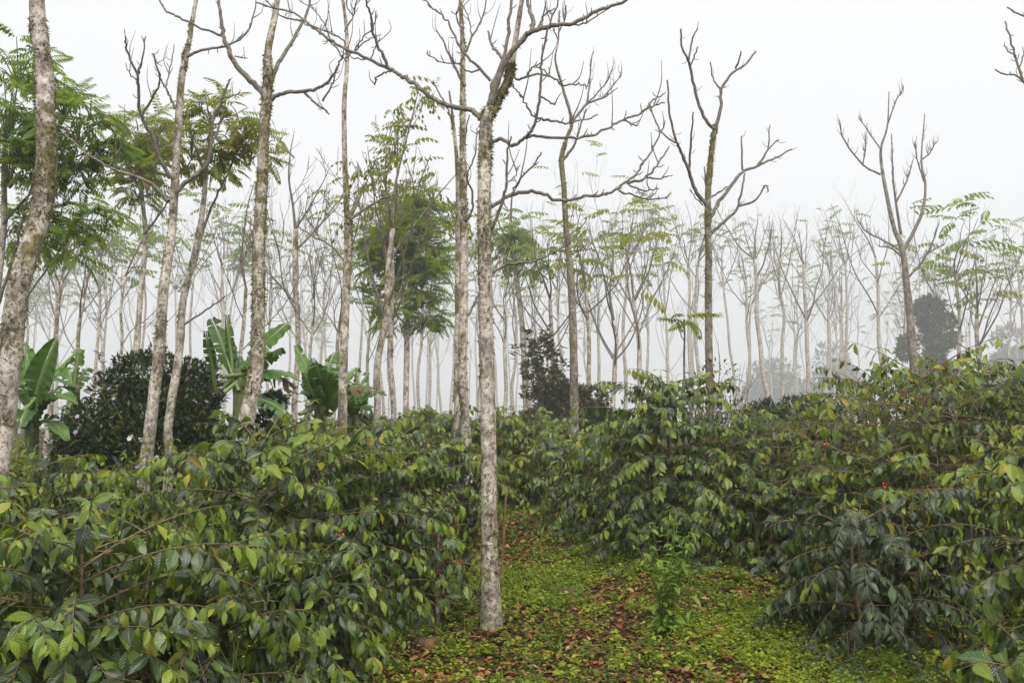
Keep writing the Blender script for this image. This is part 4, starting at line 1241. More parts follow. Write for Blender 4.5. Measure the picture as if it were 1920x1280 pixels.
# ------------------------------------------------------------------ bushes
bush("flowering_bush", "big dark bush dotted with lilac blossoms behind the left coffee rows", "bush", 285, 12.0, 880, 648, 182, 601, 30000, TINY_LEAF, 0.08, M_BUSH, lumps=26, stems=7, blossoms=150, twigs=200, squash=0.85, wide=1.25, sprays=420)
bush("brown_bush", "brownish bush with a taller tuft, right of the central trunk", "bush", 1062, 19.0, 800, 712, 92, 602, 9000, TINY_LEAF, 0.12, M_BUSH_BROWN, lumps=12, stems=4, twigs=60, wide=1.0, sprays=90)
bush("brown_bush", "narrow brown leafy treelet standing above the brownish bush", "bush", 1014, 18.6, 800, 638, 44, 603, 2300, TINY_LEAF, 0.12, M_BUSH_BROWN, lumps=10, stems=5, twigs=60, squash=1.0, wide=1.0, sprays=70, base_gap=1.6)
bush("round_bush", "dark round bush fogged grey beside the tall twiggy right tree", "bush", 1745, 48.0, 660, 556, 56, 604, 9000, TINY_LEAF, 0.30, M_BUSH, lumps=14, stems=3, wide=1.6, sprays=110, asym=-0.5)
bush("dry_bush", "dry twiggy bush behind the peak of the tall right shrub", "bush", 1340, 11.6, 760, 668, 95, 605, 1500, SMALL_LEAF, 0.07, M_BUSH_BROWN, lumps=9, stems=5, twigs=260)
bush("dry_bush", "small green bush at the foot of the broken-stub trunk", "bush", 668, 13.5, 830, 765, 38, 606, 1600, SMALL_LEAF, 0.08, M_BUSH, lumps=6, stems=3, twigs=20)

for k, (px, d, ty, hp) in enumerate([(1430, 15.0, 752, 60), (1520, 16.0, 742, 70), (1130, 17.0, 765, 60), (930, 20.0, 778, 70), (800, 19.0, 775, 70), (700, 17.0, 778, 40)]):
    bush("undergrowth_bush", "%s from the left of the low green bushes under the trees" % ORD[[4, 5, 3, 2, 1, 0][k]], "bush", px, d, 800, ty, hp, 640 + k, 2600, TINY_LEAF, 0.13, M_BUSH, "low green bushes under the trees", lumps=9, stems=3, wide=1.0, sprays=40)
bush("understory_bush", "dark understory bush between the mossy forked trunk and the knobbly tree", "bush", 515, 12.4, 880, 735, 46, 607, 5000, TINY_LEAF, 0.09, M_BUSH, lumps=10, stems=4, wide=1.0, sprays=50)


# ------------------------------------------------------------------ banana plants
def banana_leaf_mesh(mat, L, W, arch, seed, tears=5, fold=0.25, end=0.15):
    rg = np.random.default_rng(seed)
    rows = 26
    v = np.linspace(0, 1, rows + 1)
    wd = W / 2 * np.clip(np.sin(math.pi * (0.04 + 0.96 * v) ** 0.75), 0.02, 1) ** 0.55
    wd[-1] = 0.02
    ang = arch * v ** 1.3                     # midrib bends from straight to drooping
    ds = L / rows
    yy = np.concatenate([[0], np.cumsum(np.cos(ang[:-1]) * ds)])
    zz = np.concatenate([[0], np.cumsum(-np.sin(ang[:-1]) * ds)])
    mb = MB()
    tear_at = set(rg.integers(3, rows - 2, tears).tolist())
    for sd in (-1, 1):
        start = 0
        cuts = sorted(set([0, rows] + [t_ for t_ in tear_at if rg.random() < 0.75]))
        for a, b in zip(cuts[:-1], cuts[1:]):
            r = np.arange(a, b + 1)
            droop = rg.uniform(-0.04, 0.10)
            cols = 3
            V = []
            for q in r:
                for c in range(cols + 1):
                    s = c / cols
                    edge = 1 - 0.10 * (q in (a, b)) * s * (0 < q < rows)
                    V.append([sd * (0.012 + wd[q] * s), yy[q] + 0.03 * s * (1 if q == b else -1) * (-0.4 if q in (a, b) and 0 < q < rows else 0),
                              zz[q] + wd[q] * s * fold * edge - droop * s * s + 0.012 * math.sin(q * 1.7) * s])
            nr_ = len(r)
            F = []
            for i_ in range(nr_ - 1):
                for c in range(cols):
                    k = i_ * (cols + 1) + c
                    F.append([k, k + 1, k + cols + 2, k + cols + 1] if sd > 0 else [k, k + cols + 1, k + cols + 2, k + 1])
            uv = [[0.5 + sd * 0.5 * c / cols, v[q]] for q in r for c in range(cols + 1)]
            mb.add(V, F4=F, uv=uv)
    rib = np.stack([0 * yy, yy, zz - 0.006], 1)
    pet = np.array([[0, -0.30, 0.02], [0, -0.15, 0.005]])
    tube(mb, np.vstack([pet, rib]), np.linspace(0.026, 0.006, len(rib) + 2), 6, 0)
    for k in range(len(mb.UV)):
        pass
    mb.UV[-1][:] = 0.5
    return mb.mesh("leaf", mat)


def banana(label, d, foot, stem_top, leaves, seed):
    rng = np.random.default_rng(seed)
    x = xat(foot, d)
    base = np.array([x, d, float(gz(x, d))])
    root = thing("banana_plant", label, "banana plant", base, "banana plants behind the coffee")
    top = P(stem_top[0], stem_top[1], d) - base
    mb = MB()
    tube(mb, spline(np.array([[0, 0, -0.1], top * [0.4, 0.4, 0.5], top]), 6), np.linspace(0.11, 0.06, 13), 12, rough=0.02, rng=rng)
    link("pseudostem", mb.mesh("pseudostem", M_BANANA_STEM), root)
    for k, (bx, by, tx, ty, wpx, arch, dry, dz) in enumerate(leaves):
        b = P(bx, by, d) - base
        e = P(tx, ty, d + dz) - base
        ch = e - b
        L = np.linalg.norm(ch) * (1 + 0.06 * arch)
        W = wpx / FPX * d
        # chord makes an angle of about arch*0.45 below the start direction
        up = np.array([0, 0, 1.0])
        side = nrm(np.cross(ch, up)) if abs(nrm(ch)[2]) < 0.98 else np.array([1.0, 0, 0])
        a = 0.42 * arch
        c, s = math.cos(a), math.sin(a)
        k_ = side
        y = nrm(ch)
        y = y * c + np.cross(k_, y) * s + k_ * np.dot(k_, y) * (1 - c)
        # blade turned partly to the camera
        n0 = np.array([rng.normal() * 0.35, -0.75 + rng.normal() * 0.25, 0.55])
        if arch > 0.5:
            n0 = np.cross(k_, y) if np.cross(k_, y)[2] > 0 else -np.cross(k_, y)
            n0 = n0 + np.array([0.1 * rng.normal(), -0.45, 0])
        R = frames(y[None], n0[None])[0]
        me = banana_leaf_mesh(M_BANANA_DRY if dry else M_BANANA, L, W, arch, seed * 50 + k, tears=5 if not dry else 14, fold=-0.5 if dry else rng.uniform(0.1, 0.4))
        o = link("leaf", me, root)
        o.matrix_basis = Matrix.LocRotScale(Vector(b), Matrix(R.tolist()), None)
        if dry:
            o['label'] = "withered brown leaf"
    return root


# leaves: base px, tip px, width px, arch, dry, depth change
banana("banana plant with torn dark leaves at the far left behind the leaning trunk", 10.6, 62, (62, 745), [
    (58, 760, 46, 640, 42, 0.0, 0, 0.1), (64, 750, 104, 655, 46, 0.5, 0, -0.3), (66, 755, 132, 690, 44, 0.9, 0, 0.3), (56, 760, 20, 700, 50, 0.8, 0, -0.2), (60, 770, 36, 800, 44, 1.0, 0, -0.5),
    (70, 765, 122, 760, 46, 1.2, 0, -0.4), (68, 790, 68, 722, 30, 0.1, 0, -0.6), (76, 790, 110, 830, 34, 1.4, 0, -0.3), (70, 740, 145, 655, 24, 0.2, 0, 0.6), 
    (66, 775, 92, 735, 38, 0.6, 0, -0.5)], 21)
banana("tall banana plant with upright leaves flanking the mossy forked trunk", 11.2, 455, (448, 690), [
    (432, 690, 392, 598, 40, 0.25, 0, 0.2), (436, 690, 425, 590, 15, 0.0, 0, 0.0), (398, 690, 386, 620, 18, 0.0, 0, -0.2), (455, 690, 536, 612, 36, 0.25, 0, -0.2), (458, 700, 528, 652, 24, 0.3, 0, -0.4),
    (455, 705, 520, 665, 24, 0.5, 0, 0.3), (460, 705, 550, 716, 44, 1.0, 0, -0.3), (462, 700, 510, 715, 36, 1.1, 0, 0.2), (455, 712, 410, 660, 30, 0.5, 0, 0.3), (470, 705, 545, 728, 26, 1.0, 1, -0.2),
    (470, 750, 528, 790, 30, 1.1, 0, -0.4)], 22)
banana("banana plant with broad leaves between the knobbly tree and broken-stub trunk", 12.2, 600, (600, 740), [
    (598, 735, 582, 672, 30, 0.4, 0, 0.2), (606, 730, 632, 662, 38, 0.3, 0, 0.0), (594, 735, 545, 650, 22, 0.3, 0, 0.4), (604, 740, 590, 680, 34, 0.6, 0, -0.3), (612, 735, 620, 700, 36, 0.8, 0, -0.4),
    (590, 750, 570, 700, 20, 0.1, 0, -0.2), (600, 775, 640, 740, 34, 0.4, 0, -0.5), (605, 770, 605, 725, 26, 0.2, 0, -0.5), (612, 740, 676, 695, 22, 0.5, 0, 0.1), (616, 745, 700, 738, 20, 1.2, 1, 0.0), (614, 742, 702, 728, 18, 0.8, 0, 0.3),
    (592, 745, 566, 735, 30, 1.4, 0, -0.1), (598, 760, 560, 720, 30, 0.8, 0, 0.2), (600, 760, 645, 760, 30, 1.0, 0, 0.2)], 23)
banana("banana plant whose leaves reach right of the broken-stub trunk", 12.9, 668, (664, 760), [
    (664, 765, 690, 700, 30, 0.5, 0, 0.2), (662, 765, 640, 705, 30, 0.5, 0, 0.3), (664, 770, 672, 690, 22, 0.1, 0, 0.0), (666, 770, 712, 735, 26, 0.9, 0, -0.2), (660, 770, 630, 745, 30, 0.9, 0, -0.3),
    (664, 780, 690, 765, 28, 1.1, 0, -0.4)], 25)
banana("small banana plant behind the left end of the dark bush", 11.6, 138, (140, 720), [
    (138, 730, 148, 655, 16, 0.1, 0, 0.0), (140, 735, 120, 690, 24, 0.6, 0, 0.1), (140, 735, 165, 690, 22, 0.6, 0, 0.2), (140, 740, 112, 725, 26, 1.1, 0, -0.2)], 24)

# ------------------------------------------------------------------ coffee shrubs
SHRUBS = []


def coffee(label, px, d, H, R, n, seed, dark=0.0, young=0.22, yellow=0.012, stems=3, leaf=0.113, cherries=0, dried=0, bare=0.0, shoots=0, parts=300, group="coffee shrubs", sweep=0.0, low=0.06, x=None, sticks=0):
    rng = np.random.default_rng(seed)
    n = int(n * 1.95)
    x = xat(px, d) if x is None else x
    base = np.array([x, d, float(gz(x, d))])
    S = dict(label=label, base=base, parts=parts, group=group, rng=rng, seed=seed)
    stem_paths, twig_paths = [], []
    pos, axs, nrs, Ls, typ = [], [], [], [], []
    fruit = []
    az = rng.uniform(0, 6.28)
    for s in range(stems):
        a = az + s * 2 * math.pi / stems
        ln = (0.10 + 0.16 * rng.random()) * R if stems > 1 else 0.03
        hh = H * (rng.uniform(0.82, 1.0) if s else 1.0)
        p0 = np.array([math.cos(a) * 0.04, math.sin(a) * 0.04, -0.06])
        top = np.array([math.cos(a) * ln, math.sin(a) * ln, hh * 0.97])
        mid = (p0 + top) / 2 + np.array([math.cos(a), math.sin(a), 0]) * ln * 0.35
        sp = spline(np.array([p0, mid, top]), 8)
        stem_paths.append((sp, np.linspace(0.022, 0.006, len(sp))))
        h = low + rng.uniform(0, 0.05)
        baz = rng.uniform(0, 6.28)
        while h < hh * 0.97:
            t = h / H
            Lb = R * (0.22 + 0.85 * math.sqrt(max(1 - (max(t - 0.12, 0) / 0.93) ** 2.2, 0))) * rng.uniform(0.72, 1.12)
            if t < 0.12:
                Lb *= 0.85
            i0 = int(np.argmin(np.abs(sp[:, 2] - h)))
            for sd in (0, math.pi):
                b_az = baz + sd + rng.normal() * 0.25
                o = np.array([math.cos(b_az), math.sin(b_az), 0])
                el = 0.15 + 0.55 * t ** 2 + rng.normal() * 0.12
                dr = 0.55 * (0.35 + (1 - t) * 0.35 + 0.3 * rng.random()) + sweep
                q = np.linspace(0, 1, 7)[:, None]
                wig = np.cross(o, [0, 0, 1.0]) * (rng.normal() * 0.12 * Lb)
                pth = sp[i0] + o * (q * Lb * 0.97) + np.array([0, 0, 1.0]) * (el * q * Lb - dr * q ** 2.2 * Lb) + wig * q ** 2
                g = gz(pth[:, 0] + base[0], pth[:, 1] + base[1]) - base[2]
                pth[:, 2] = np.maximum(pth[:, 2], g + 0.05)
                twig_paths.append((pth, np.linspace(0.006, 0.0018, 7)))
                subs = [(pth, Lb)]
                for _ in range(rng.integers(0, 3)):
                    k0 = rng.integers(2, 5)
                    dd = nrm(nrm(pth[k0 + 1] - pth[k0]) + np.cross(o, [0, 0, 1.0]) * rng.choice([-1, 1]) * rng.uniform(0.5, 1.0))
                    l2 = Lb * rng.uniform(0.22, 0.42)
                    q5 = np.linspace(0, 1, 5)[:, None]
                    p2 = pth[k0] + dd * l2 * q5 - np.array([0, 0, 0.3]) * l2 * q5 ** 2
                    g2 = gz(p2[:, 0] + base[0], p2[:, 1] + base[1]) - base[2]
                    p2[:, 2] = np.maximum(p2[:, 2], g2 + 0.05)
                    twig_paths.append((p2, np.linspace(0.004, 0.0015, 5)))
                    subs.append((p2, l2))
                for pp, ll in subs:
                    step = 0.055
                    m = max(2, int(ll / step))
                    f = np.linspace(0.14 if pp is pth else 0.08, 1.0, m)
                    xs = f * (len(pp) - 1)
                    ii = np.clip(xs.astype(int), 0, len(pp) - 2)
                    fr = (xs - ii)[:, None]
                    cc = pp[ii] * (1 - fr) + pp[ii + 1] * fr
                    tt = nrm(pp[ii + 1] - pp[ii])
                    for sgn in (-1, 1):
                        sidev = nrm(np.cross(tt, [0, 0, 1.0])) * sgn
                        dp = rng.uniform(0.1, 1.6, m)[:, None]
                        ax = nrm(0.62 * sidev + 0.45 * tt + dp * np.array([0, 0, -1.0]) + rng.normal(size=(m, 3)) * 0.27)
                        nr = np.array([0, 0, 0.9]) + 0.75 * o + 0.25 * sidev + rng.normal(size=(m, 3)) * 0.42
                        keep = rng.random(m) > bare
                        pos.append(cc[keep]); axs.append(ax[keep]); nrs.append(nr[keep])
                        young_p = np.where(f > 0.84, 3.4, np.where(f > 0.66, 1.5, 0.4)) * young * (0.4 + 0.9 * t)
                        u = rng.random(m)
                        ty = np.where(u < young_p, 1, np.where(u < young_p + yellow * (1.4 - f), 2, 0))
                        typ.append(ty[keep])
                        size = leaf * rng.uniform(0.6, 1.25, m) * np.where(f > 0.93, 0.55, 1.0)
                        Ls.append(size[keep])
                if (cherries or dried) and rng.random() < 0.5:
                    k0 = rng.integers(1, 4)
                    fruit.append(pth[k0] * 0.5 + pth[k0 + 1] * 0.5)
            baz += 1.2 + rng.normal() * 0.2
            h += 0.075
        # a rosette of young leaves at the tip
        for _ in range(7):
            a2 = rng.uniform(0, 6.28)
            ax = nrm(np.array([math.cos(a2), math.sin(a2), rng.uniform(-0.3, 0.7)]))
            pos.append(sp[-1][None]); axs.append(ax[None]); nrs.append(np.array([[0, 0, 1.0]]))
            Ls.append(np.array([leaf * rng.uniform(0.5, 0.9)])); typ.append(np.array([1]))
    for _ in range(sticks):                                  # old bare twigs
        p0 = np.array([rng.normal() * 0.45 * R, rng.normal() * 0.45 * R, H * rng.uniform(0.3, 0.85)])
        dd = nrm(np.array([rng.normal(), rng.normal() - 0.4, rng.uniform(-0.3, 0.7)]))
        L = rng.uniform(0.25, 0.7)
        sp = spline(np.array([p0, p0 + dd * L * 0.5 + rng.normal(size=3) * 0.03, p0 + dd * L + [0, 0, -0.08 * L]]), 3)
        twig_paths.append((sp, np.linspace(0.005, 0.002, len(sp))))
    for _ in range(shoots):                                  # upright shoots above the dome
        a = rng.uniform(0, 6.28)
        q = R * rng.uniform(0.05, 0.7)
        p0 = np.array([math.cos(a) * q, math.sin(a) * q, H * (1 - 0.35 * (q / R) ** 2) * 0.8])
        L = rng.uniform(0.3, 0.6)
        sp = spline(np.array([p0, p0 + [0.03, 0, L * 0.5], p0 + [rng.normal() * 0.08, rng.normal() * 0.08, L]]), 4)
        twig_paths.append((sp, np.linspace(0.006, 0.003, len(sp))))
        for k in range(2, len(sp)):
            for a3 in (0, math.pi):
                a2 = a3 + k * 1.57 + rng.normal() * 0.2
                ax = nrm(np.array([math.cos(a2), math.sin(a2), rng.uniform(-0.5, 0.15)]))
                pos.append(sp[k][None]); axs.append(ax[None]); nrs.append(np.array([[0, 0, 1.0]]))
                Ls.append(np.array([leaf * rng.uniform(0.6, 1.0)])); typ.append(np.array([1 if rng.random() < 0.6 else 0]))
    pos = np.vstack(pos); axs = np.vstack(axs); nrs = np.vstack(nrs); Ls = np.concatenate(Ls); typ = np.concatenate(typ)
    # thin to the wanted number, keeping the outer shell first
    if len(pos) > n:
        c = np.array([0, 0, H * 0.35])
        rad = np.linalg.norm((pos - c) / [R, R, H * 0.65], axis=1)
        w_ = np.clip(rad, 0.25, 1.1) ** 1.1
        k = rng.choice(len(pos), n, replace=False, p=w_ / w_.sum())
        pos, axs, nrs, Ls, typ = pos[k], axs[k], nrs[k], Ls[k], typ[k]
    typ = np.where((typ == 0) & (rng.random(len(typ)) < dark), 3, typ)
    # leaf tips stay above the soil
    tip = pos + axs * Ls[:, None]
    g = gz(tip[:, 0] + base[0], tip[:, 1] + base[1]) - base[2] + 0.015
    axs[:, 2] += np.maximum(g - tip[:, 2], 0) / Ls
    S.update(pos=pos, rot=frames(nrm(axs), nrs), L=Ls, typ=typ, stems=stem_paths, twigs=twig_paths, fruit=fruit, cherries=cherries, dried=dried)
    TOPZ.append(float(base[2] + H + 0.5))
    SHRUBS.append(S)


# near left
coffee("broad coffee shrub with drooping glossy leaves, nearest in the lower left corner", 120, 4.9, 1.10, 0.95, 2000, 101, young=0.22, shoots=2)
coffee("coffee shrub cut by the left edge, above the lower left corner shrub", -190, 5.6, 1.2, 0.95, 1300, 102, young=0.3, shoots=1)
coffee("low coffee shrub spilling over the bottom edge, left of the grass", 395, 5.4, 0.82, 0.58, 1200, 103, young=0.18, dried=24)
coffee("coffee shrub between the corner shrub and the tall left one", 340, 5.9, 0.98, 0.85, 1600, 104, young=0.22)
coffee("tall round coffee shrub in front of the mossy forked trunk", 545, 7.1, 1.46, 1.05, 2600, 105, young=0.28, shoots=4, cherries=14)
coffee("coffee shrub right at the foot of the mossy forked trunk", 440, 8.3, 1.12, 0.62, 1100, 124, young=0.3)
coffee("coffee shrub reaching the left side of the central trunk", 735, 8.0, 1.28, 0.68, 1500, 106, young=0.2, shoots=1)
coffee("spindly coffee shrub with dark dried fruit, low beside the central trunk", 830, 7.6, 0.86, 0.42, 260, 107, young=0.1, stems=1, bare=0.45, dried=60)
coffee("low leafy coffee shrub beside the grass, left of the central trunk's foot", 590, 6.5, 0.85, 0.50, 900, 117, young=0.12)
# left, second row
coffee("coffee shrub in the left second row, at the left edge", 40, 7.8, 1.16, 1.05, 1700, 108, young=0.26, shoots=2)
coffee("coffee shrub in the left second row, in front of the dark bush", 265, 8.1, 0.98, 1.0, 1700, 109, young=0.28, shoots=2)
coffee("coffee shrub in the left second row, past the left edge", -130, 8.6, 1.15, 1.0, 900, 110, young=0.26)
# right
coffee("tall wide coffee shrub with a peaked top, middle right of the path", 1240, 10.0, 1.74, 1.02, 2700, 111, young=0.2, shoots=5, stems=3)
coffee("coffee shrub adjoining the peaked shrub's right side", 1440, 10.3, 1.25, 0.85, 2300, 112, young=0.2, shoots=3)
coffee("coffee shrub with yellow-green leaves between the peaked and twiggy shrubs", 1560, 9.6, 1.36, 0.85, 1500, 113, young=0.85, yellow=0.05, shoots=2, bare=0.35, sticks=120)
coffee("twiggy coffee shrub with many bare branches at upper right", 1725, 8.8, 1.86, 0.95, 1000, 114, young=0.7, yellow=0.06, shoots=9, bare=0.55, sticks=260, cherries=26)
coffee("coffee shrub at upper right, cut by the right edge", 1900, 8.7, 1.64, 0.85, 1600, 115, young=0.3, shoots=5)
coffee("coffee shrub with red cherries between the twiggy and the dark shrub", 1640, 8.3, 1.20, 0.75, 1500, 116, dark=0.05, young=0.32, yellow=0.03, cherries=34)
coffee("low very dark coffee shrub with spreading tiers of leaves beside the grass", 1625, 7.15, 0.98, 0.86, 1900, 118, dark=0.96, young=0.03, yellow=0.03, cherries=9, stems=3, sweep=0.12)
coffee("coffee shrub with large leaves along the right edge", 1990, 5.4, 1.60, 0.62, 1100, 119, dark=0.25, young=0.25, yellow=0.03, cherries=8)
coffee("near coffee shrub in the lower right corner with big leaves", 1965, 4.35, 0.66, 0.52, 520, 120, dark=0.3, young=0.25, leaf=0.15, stems=2)
coffee("lower coffee shrub at the path side of the peaked shrub", 1115, 11.4, 0.82, 0.75, 1500, 121, young=0.16)
coffee("lower coffee shrub in front of the shrub adjoining the peaked one", 1430, 9.4, 0.75, 0.5, 900, 122, dark=0.05, young=0.14)
coffee("low coffee shrub at far right behind the dark shrub", 1810, 7.9, 0.98, 0.75, 1200, 123, dark=0.05, young=0.3, yellow=0.03)
# rows behind: (column, distance, height, radius)
BACK = [(985, 13.6, 1.06, 0.75), (1060, 12.9, 0.92, 0.75), (905, 13.2, 1.10, 0.8), (820, 12.4, 1.12, 0.8), (730, 11.4, 1.1, 0.85), (640, 10.6, 1.1, 0.85), (690, 9.4, 1.15, 0.75), (400, 9.6, 0.98, 0.9),
        (850, 10.6, 1.12, 0.62), (540, 10.2, 1.05, 0.9), (1020, 16.0, 1.1, 0.9), (930, 16.4, 1.1, 0.9), (830, 15.6, 1.1, 0.9), (720, 15.0, 1.1, 0.9), (1110, 15.2, 0.85, 0.9), (600, 13.8, 1.05, 0.9), (1480, 12.2, 1.0, 1.0), (1620, 12.6, 1.5, 1.0),
        (1790, 12.0, 1.6, 1.0), (1930, 11.8, 1.55, 1.0), (1200, 13.6, 1.0, 0.9), (180, 10.4, 0.78, 0.9), (20, 10.4, 0.85, 0.9)]
BACK.sort()
for k, (px, d, H, R) in enumerate(BACK):
    coffee("%s from the left of the coffee shrubs in the rows behind" % ORD[k], px, d, H, R, 1000, 200 + k, young=0.3, shoots=1, parts=130, group="coffee shrubs in the rows behind")

# which leaves show: nearest two or three per patch of the view
allp = np.vstack([S['pos'] + S['base'] + np.einsum('nij,j->ni', S['rot'], np.array([0, 0.5, 0])) * S['L'][:, None] for S in SHRUBS])
own = np.concatenate([np.full(len(S['pos']), k) for k, S in enumerate(SHRUBS)])
loc = np.concatenate([np.arange(len(S['pos'])) for S in SHRUBS])
allL = np.concatenate([S['L'] for S in SHRUBS])
pj = project(allp)
size = allL * FPX / np.maximum(pj[:, 2], 0.3)
inside = (pj[:, 0] > -20) & (pj[:, 0] < 1940) & (pj[:, 1] > -20) & (pj[:, 1] < 1300) & (pj[:, 2] > 0.5)
cell = (pj[:, 0] // 22).astype(int) * 1000 + (pj[:, 1] // 22).astype(int)
order = np.lexsort((pj[:, 2], cell))
cs_ = cell[order]
first = np.concatenate([[True], cs_[1:] != cs_[:-1]])
start = np.maximum.accumulate(np.where(first, np.arange(len(cs_)), 0))
rank = np.empty(len(cs_), int)
rank[order] = np.arange(len(cs_)) - start
score = np.where(inside, size / (1 + 0.8 * rank), 0)

LEAF_MATS = [M_COFFEE, M_YOUNG, M_YELLOW, M_DARKCOFFEE]
HI = {(v, m): tpl_mesh("coffee_leaf", COFFEE_HI[v], LEAF_MATS[m]) for v in range(5) for m in range(4)}
ICO = None


def berry_mesh(points, mat, rng, name):
    mb = MB()
    t_ = (1 + 5 ** 0.5) / 2
    iv = nrm(np.array([[-1, t_, 0], [1, t_, 0], [-1, -t_, 0], [1, -t_, 0], [0, -1, t_], [0, 1, t_], [0, -1, -t_], [0, 1, -t_], [t_, 0, -1], [t_, 0, 1], [-t_, 0, -1], [-t_, 0, 1]]))
    fa = np.array([[0, 11, 5], [0, 5, 1], [0, 1, 7], [0, 7, 10], [0, 10, 11], [1, 5, 9], [5, 11, 4], [11, 10, 2], [10, 7, 6], [7, 1, 8], [3, 9, 4], [3, 4, 2], [3, 2, 6], [3, 6, 8], [3, 8, 9], [4, 9, 5], [2, 4, 11], [6, 2, 10], [8, 6, 7], [9, 8, 1]])
    for p in points:
        mb.add(iv * [0.0075, 0.0075, 0.0088] * rng.uniform(0.8, 1.15) + p, F3=fa, rnd=rng.random())
    return mb.mesh(name, mat)


n_leaf_obj = 0
for k, S in enumerate(SHRUBS):
    rng = S['rng']
    root = thing("coffee_shrub", S['label'], "coffee shrub", S['base'], S['group'])
    for sp, r in S['stems']:
        mb = MB()
        tube(mb, sp, r, 7, rough=0.04, rng=rng)
        link("stem", mb.mesh("stem", M_STEM), root)
    mb = MB()
    for sp, r in S['twigs']:
        tube(mb, sp, r, 3)
    link("twigs", mb.mesh("twigs", M_STEM), root, 'stuff')
    idx = np.where(own == k)[0]
    sc_ = score[idx]
    li = loc[idx]
    od = np.argsort(-sc_)
    od = od[:S['parts']]
    od = od[sc_[od] > 4.0]
    chosen = li[od]
    var = rng.integers(0, 5, len(S['pos']))
    for q in chosen:
        o = bpy.data.objects.new("leaf", HI[(int(var[q]), int(S['typ'][q]))])
        o.parent = root
        o.matrix_basis = Matrix.LocRotScale(Vector(S['pos'][q]), Matrix(S['rot'][q].tolist()), Vector((S['L'][q],) * 3))
        COL.objects.link(o)
        n_leaf_obj += 1
    rest = np.setdiff1d(np.arange(len(S['pos'])), chosen)
    mb = MB()
    for v in range(2):
        q = rest[rest % 2 == v]
        mb.inst(COFFEE_LO[v], S['pos'][q], S['rot'][q], S['L'][q], mat=S['typ'][q], rnd=rng.random(len(q)))
    link("foliage", mb.mesh("foliage", LEAF_MATS), root, 'stuff')
    for want, mat, nm in ((S['cherries'], M_CHERRY, "cherries"), (S['dried'], M_DRIED, "dried_fruit")):
        if want and S['fruit']:
            fr = np.array(S['fruit'])
            cam_side = np.argsort(fr[:, 1] - 0.4 * np.linalg.norm(fr[:, :2], axis=1))[:max(6, len(fr) // 2)]
            pts = []
            for _ in range(want):
                c = fr[rng.choice(cam_side)]
                for _ in range(rng.integers(3, 7)):
                    pts.append(c + rng.normal(size=3) * 0.012)
            link(nm, berry_mesh(pts, mat, rng, nm), root, 'stuff')
print("leaf objects", n_leaf_obj)

# ------------------------------------------------------------------ ground cover, litter, grass
crng = np.random.default_rng(909)


def scatter(n, x0, x1, y0, y1, dens):
    """points on the ground, kept where dens(x, y) beats chance; nearer ground gets more"""
    u = crng.random(n)
    y = y0 + (y1 - y0) * u ** 1.6
    x = crng.uniform(x0, x1, n) * (0.35 + 0.65 * y / y1) if False else crng.uniform(x0, x1, n)
    k = crng.random(n) < dens(x, y)
    x, y = x[k], y[k]
    return np.stack([x, y, gz(x, y)], 1)


def green_d(x, y):
    g = 0.6 * vnoise(x * 0.9 + 3, y * 0.9 + 1) + 0.4 * vnoise(x * 2.7, y * 2.7 + 5)
    return sm(0.41, 0.57, g) * (1 - 0.45 * sm(1.0, 2.6, x) * (1 - sm(7.5, 9.5, y)))


TINY = (np.array([[0, 0, 0], [0.3, 0.5, 0.07], [0, 1, -0.1], [-0.3, 0.5, 0.07]]), np.array([[0, 1, 2, 3]]), np.array([[0.5, 0], [1, 0.5], [0.5, 1], [0, 0.5]]))
pts = scatter(80000, -3.4, 4.8, 4.9, 15.5, lambda x, y: 0.16 + 0.84 * green_d(x, y))
mb = MB()
N = len(pts)
k = 8
hgt = crng.gamma(1.6, 0.022, N) + 0.010
tone = vnoise(pts[:, 0] * 2, pts[:, 1] * 2)
for q in range(k):
    a = crng.uniform(0, 6.28, N)
    out = np.stack([np.cos(a), np.sin(a), crng.uniform(-0.1, 0.7, N)], 1)
    p = pts + np.stack([crng.normal(size=N) * 0.016, crng.normal(size=N) * 0.016, hgt * (0.35 + 0.65 * q / (k - 1))], 1)
    mb.inst(TINY, p, frames(nrm(out), np.tile([0.0, 0, 1.0], (N, 1)) + 0.3 * crng.normal(size=(N, 3))), crng.uniform(0.014, 0.036, N), rnd=np.clip(crng.normal(size=N) * 0.2 + 0.25 + 0.6 * tone, 0, 0.999))
pts2 = scatter(2600, -3.2, 4.6, 5.2, 14.0, lambda x, y: 0.05 + 0.6 * green_d(x + 11, y * 1.3))
for q in range(14):
    N = len(pts2)
    hh = 0.05 + 0.16 * vnoise(pts2[:, 0] * 3.7, pts2[:, 1] * 3.7) ** 1.5
    a = crng.uniform(0, 6.28, N)
    out = np.stack([np.cos(a), np.sin(a), crng.uniform(-0.2, 0.7, N)], 1)
    p = pts2 + np.stack([crng.normal(size=N) * 0.03, crng.normal(size=N) * 0.03, hh * (0.2 + 0.8 * q / 13)], 1)
    mb.inst(TINY, p, frames(nrm(out), np.tile([0.0, 0, 1.0], (N, 1)) + 0.3 * crng.normal(size=(N, 3))), crng.uniform(0.03, 0.06, N), rnd=np.clip(crng.normal(size=N) * 0.12 + vnoise(pts2[:, 0] * 5, pts2[:, 1] * 5), 0, 0.999))
link("ground_cover", mb.mesh("ground_cover", M_COVER), kind='stuff')

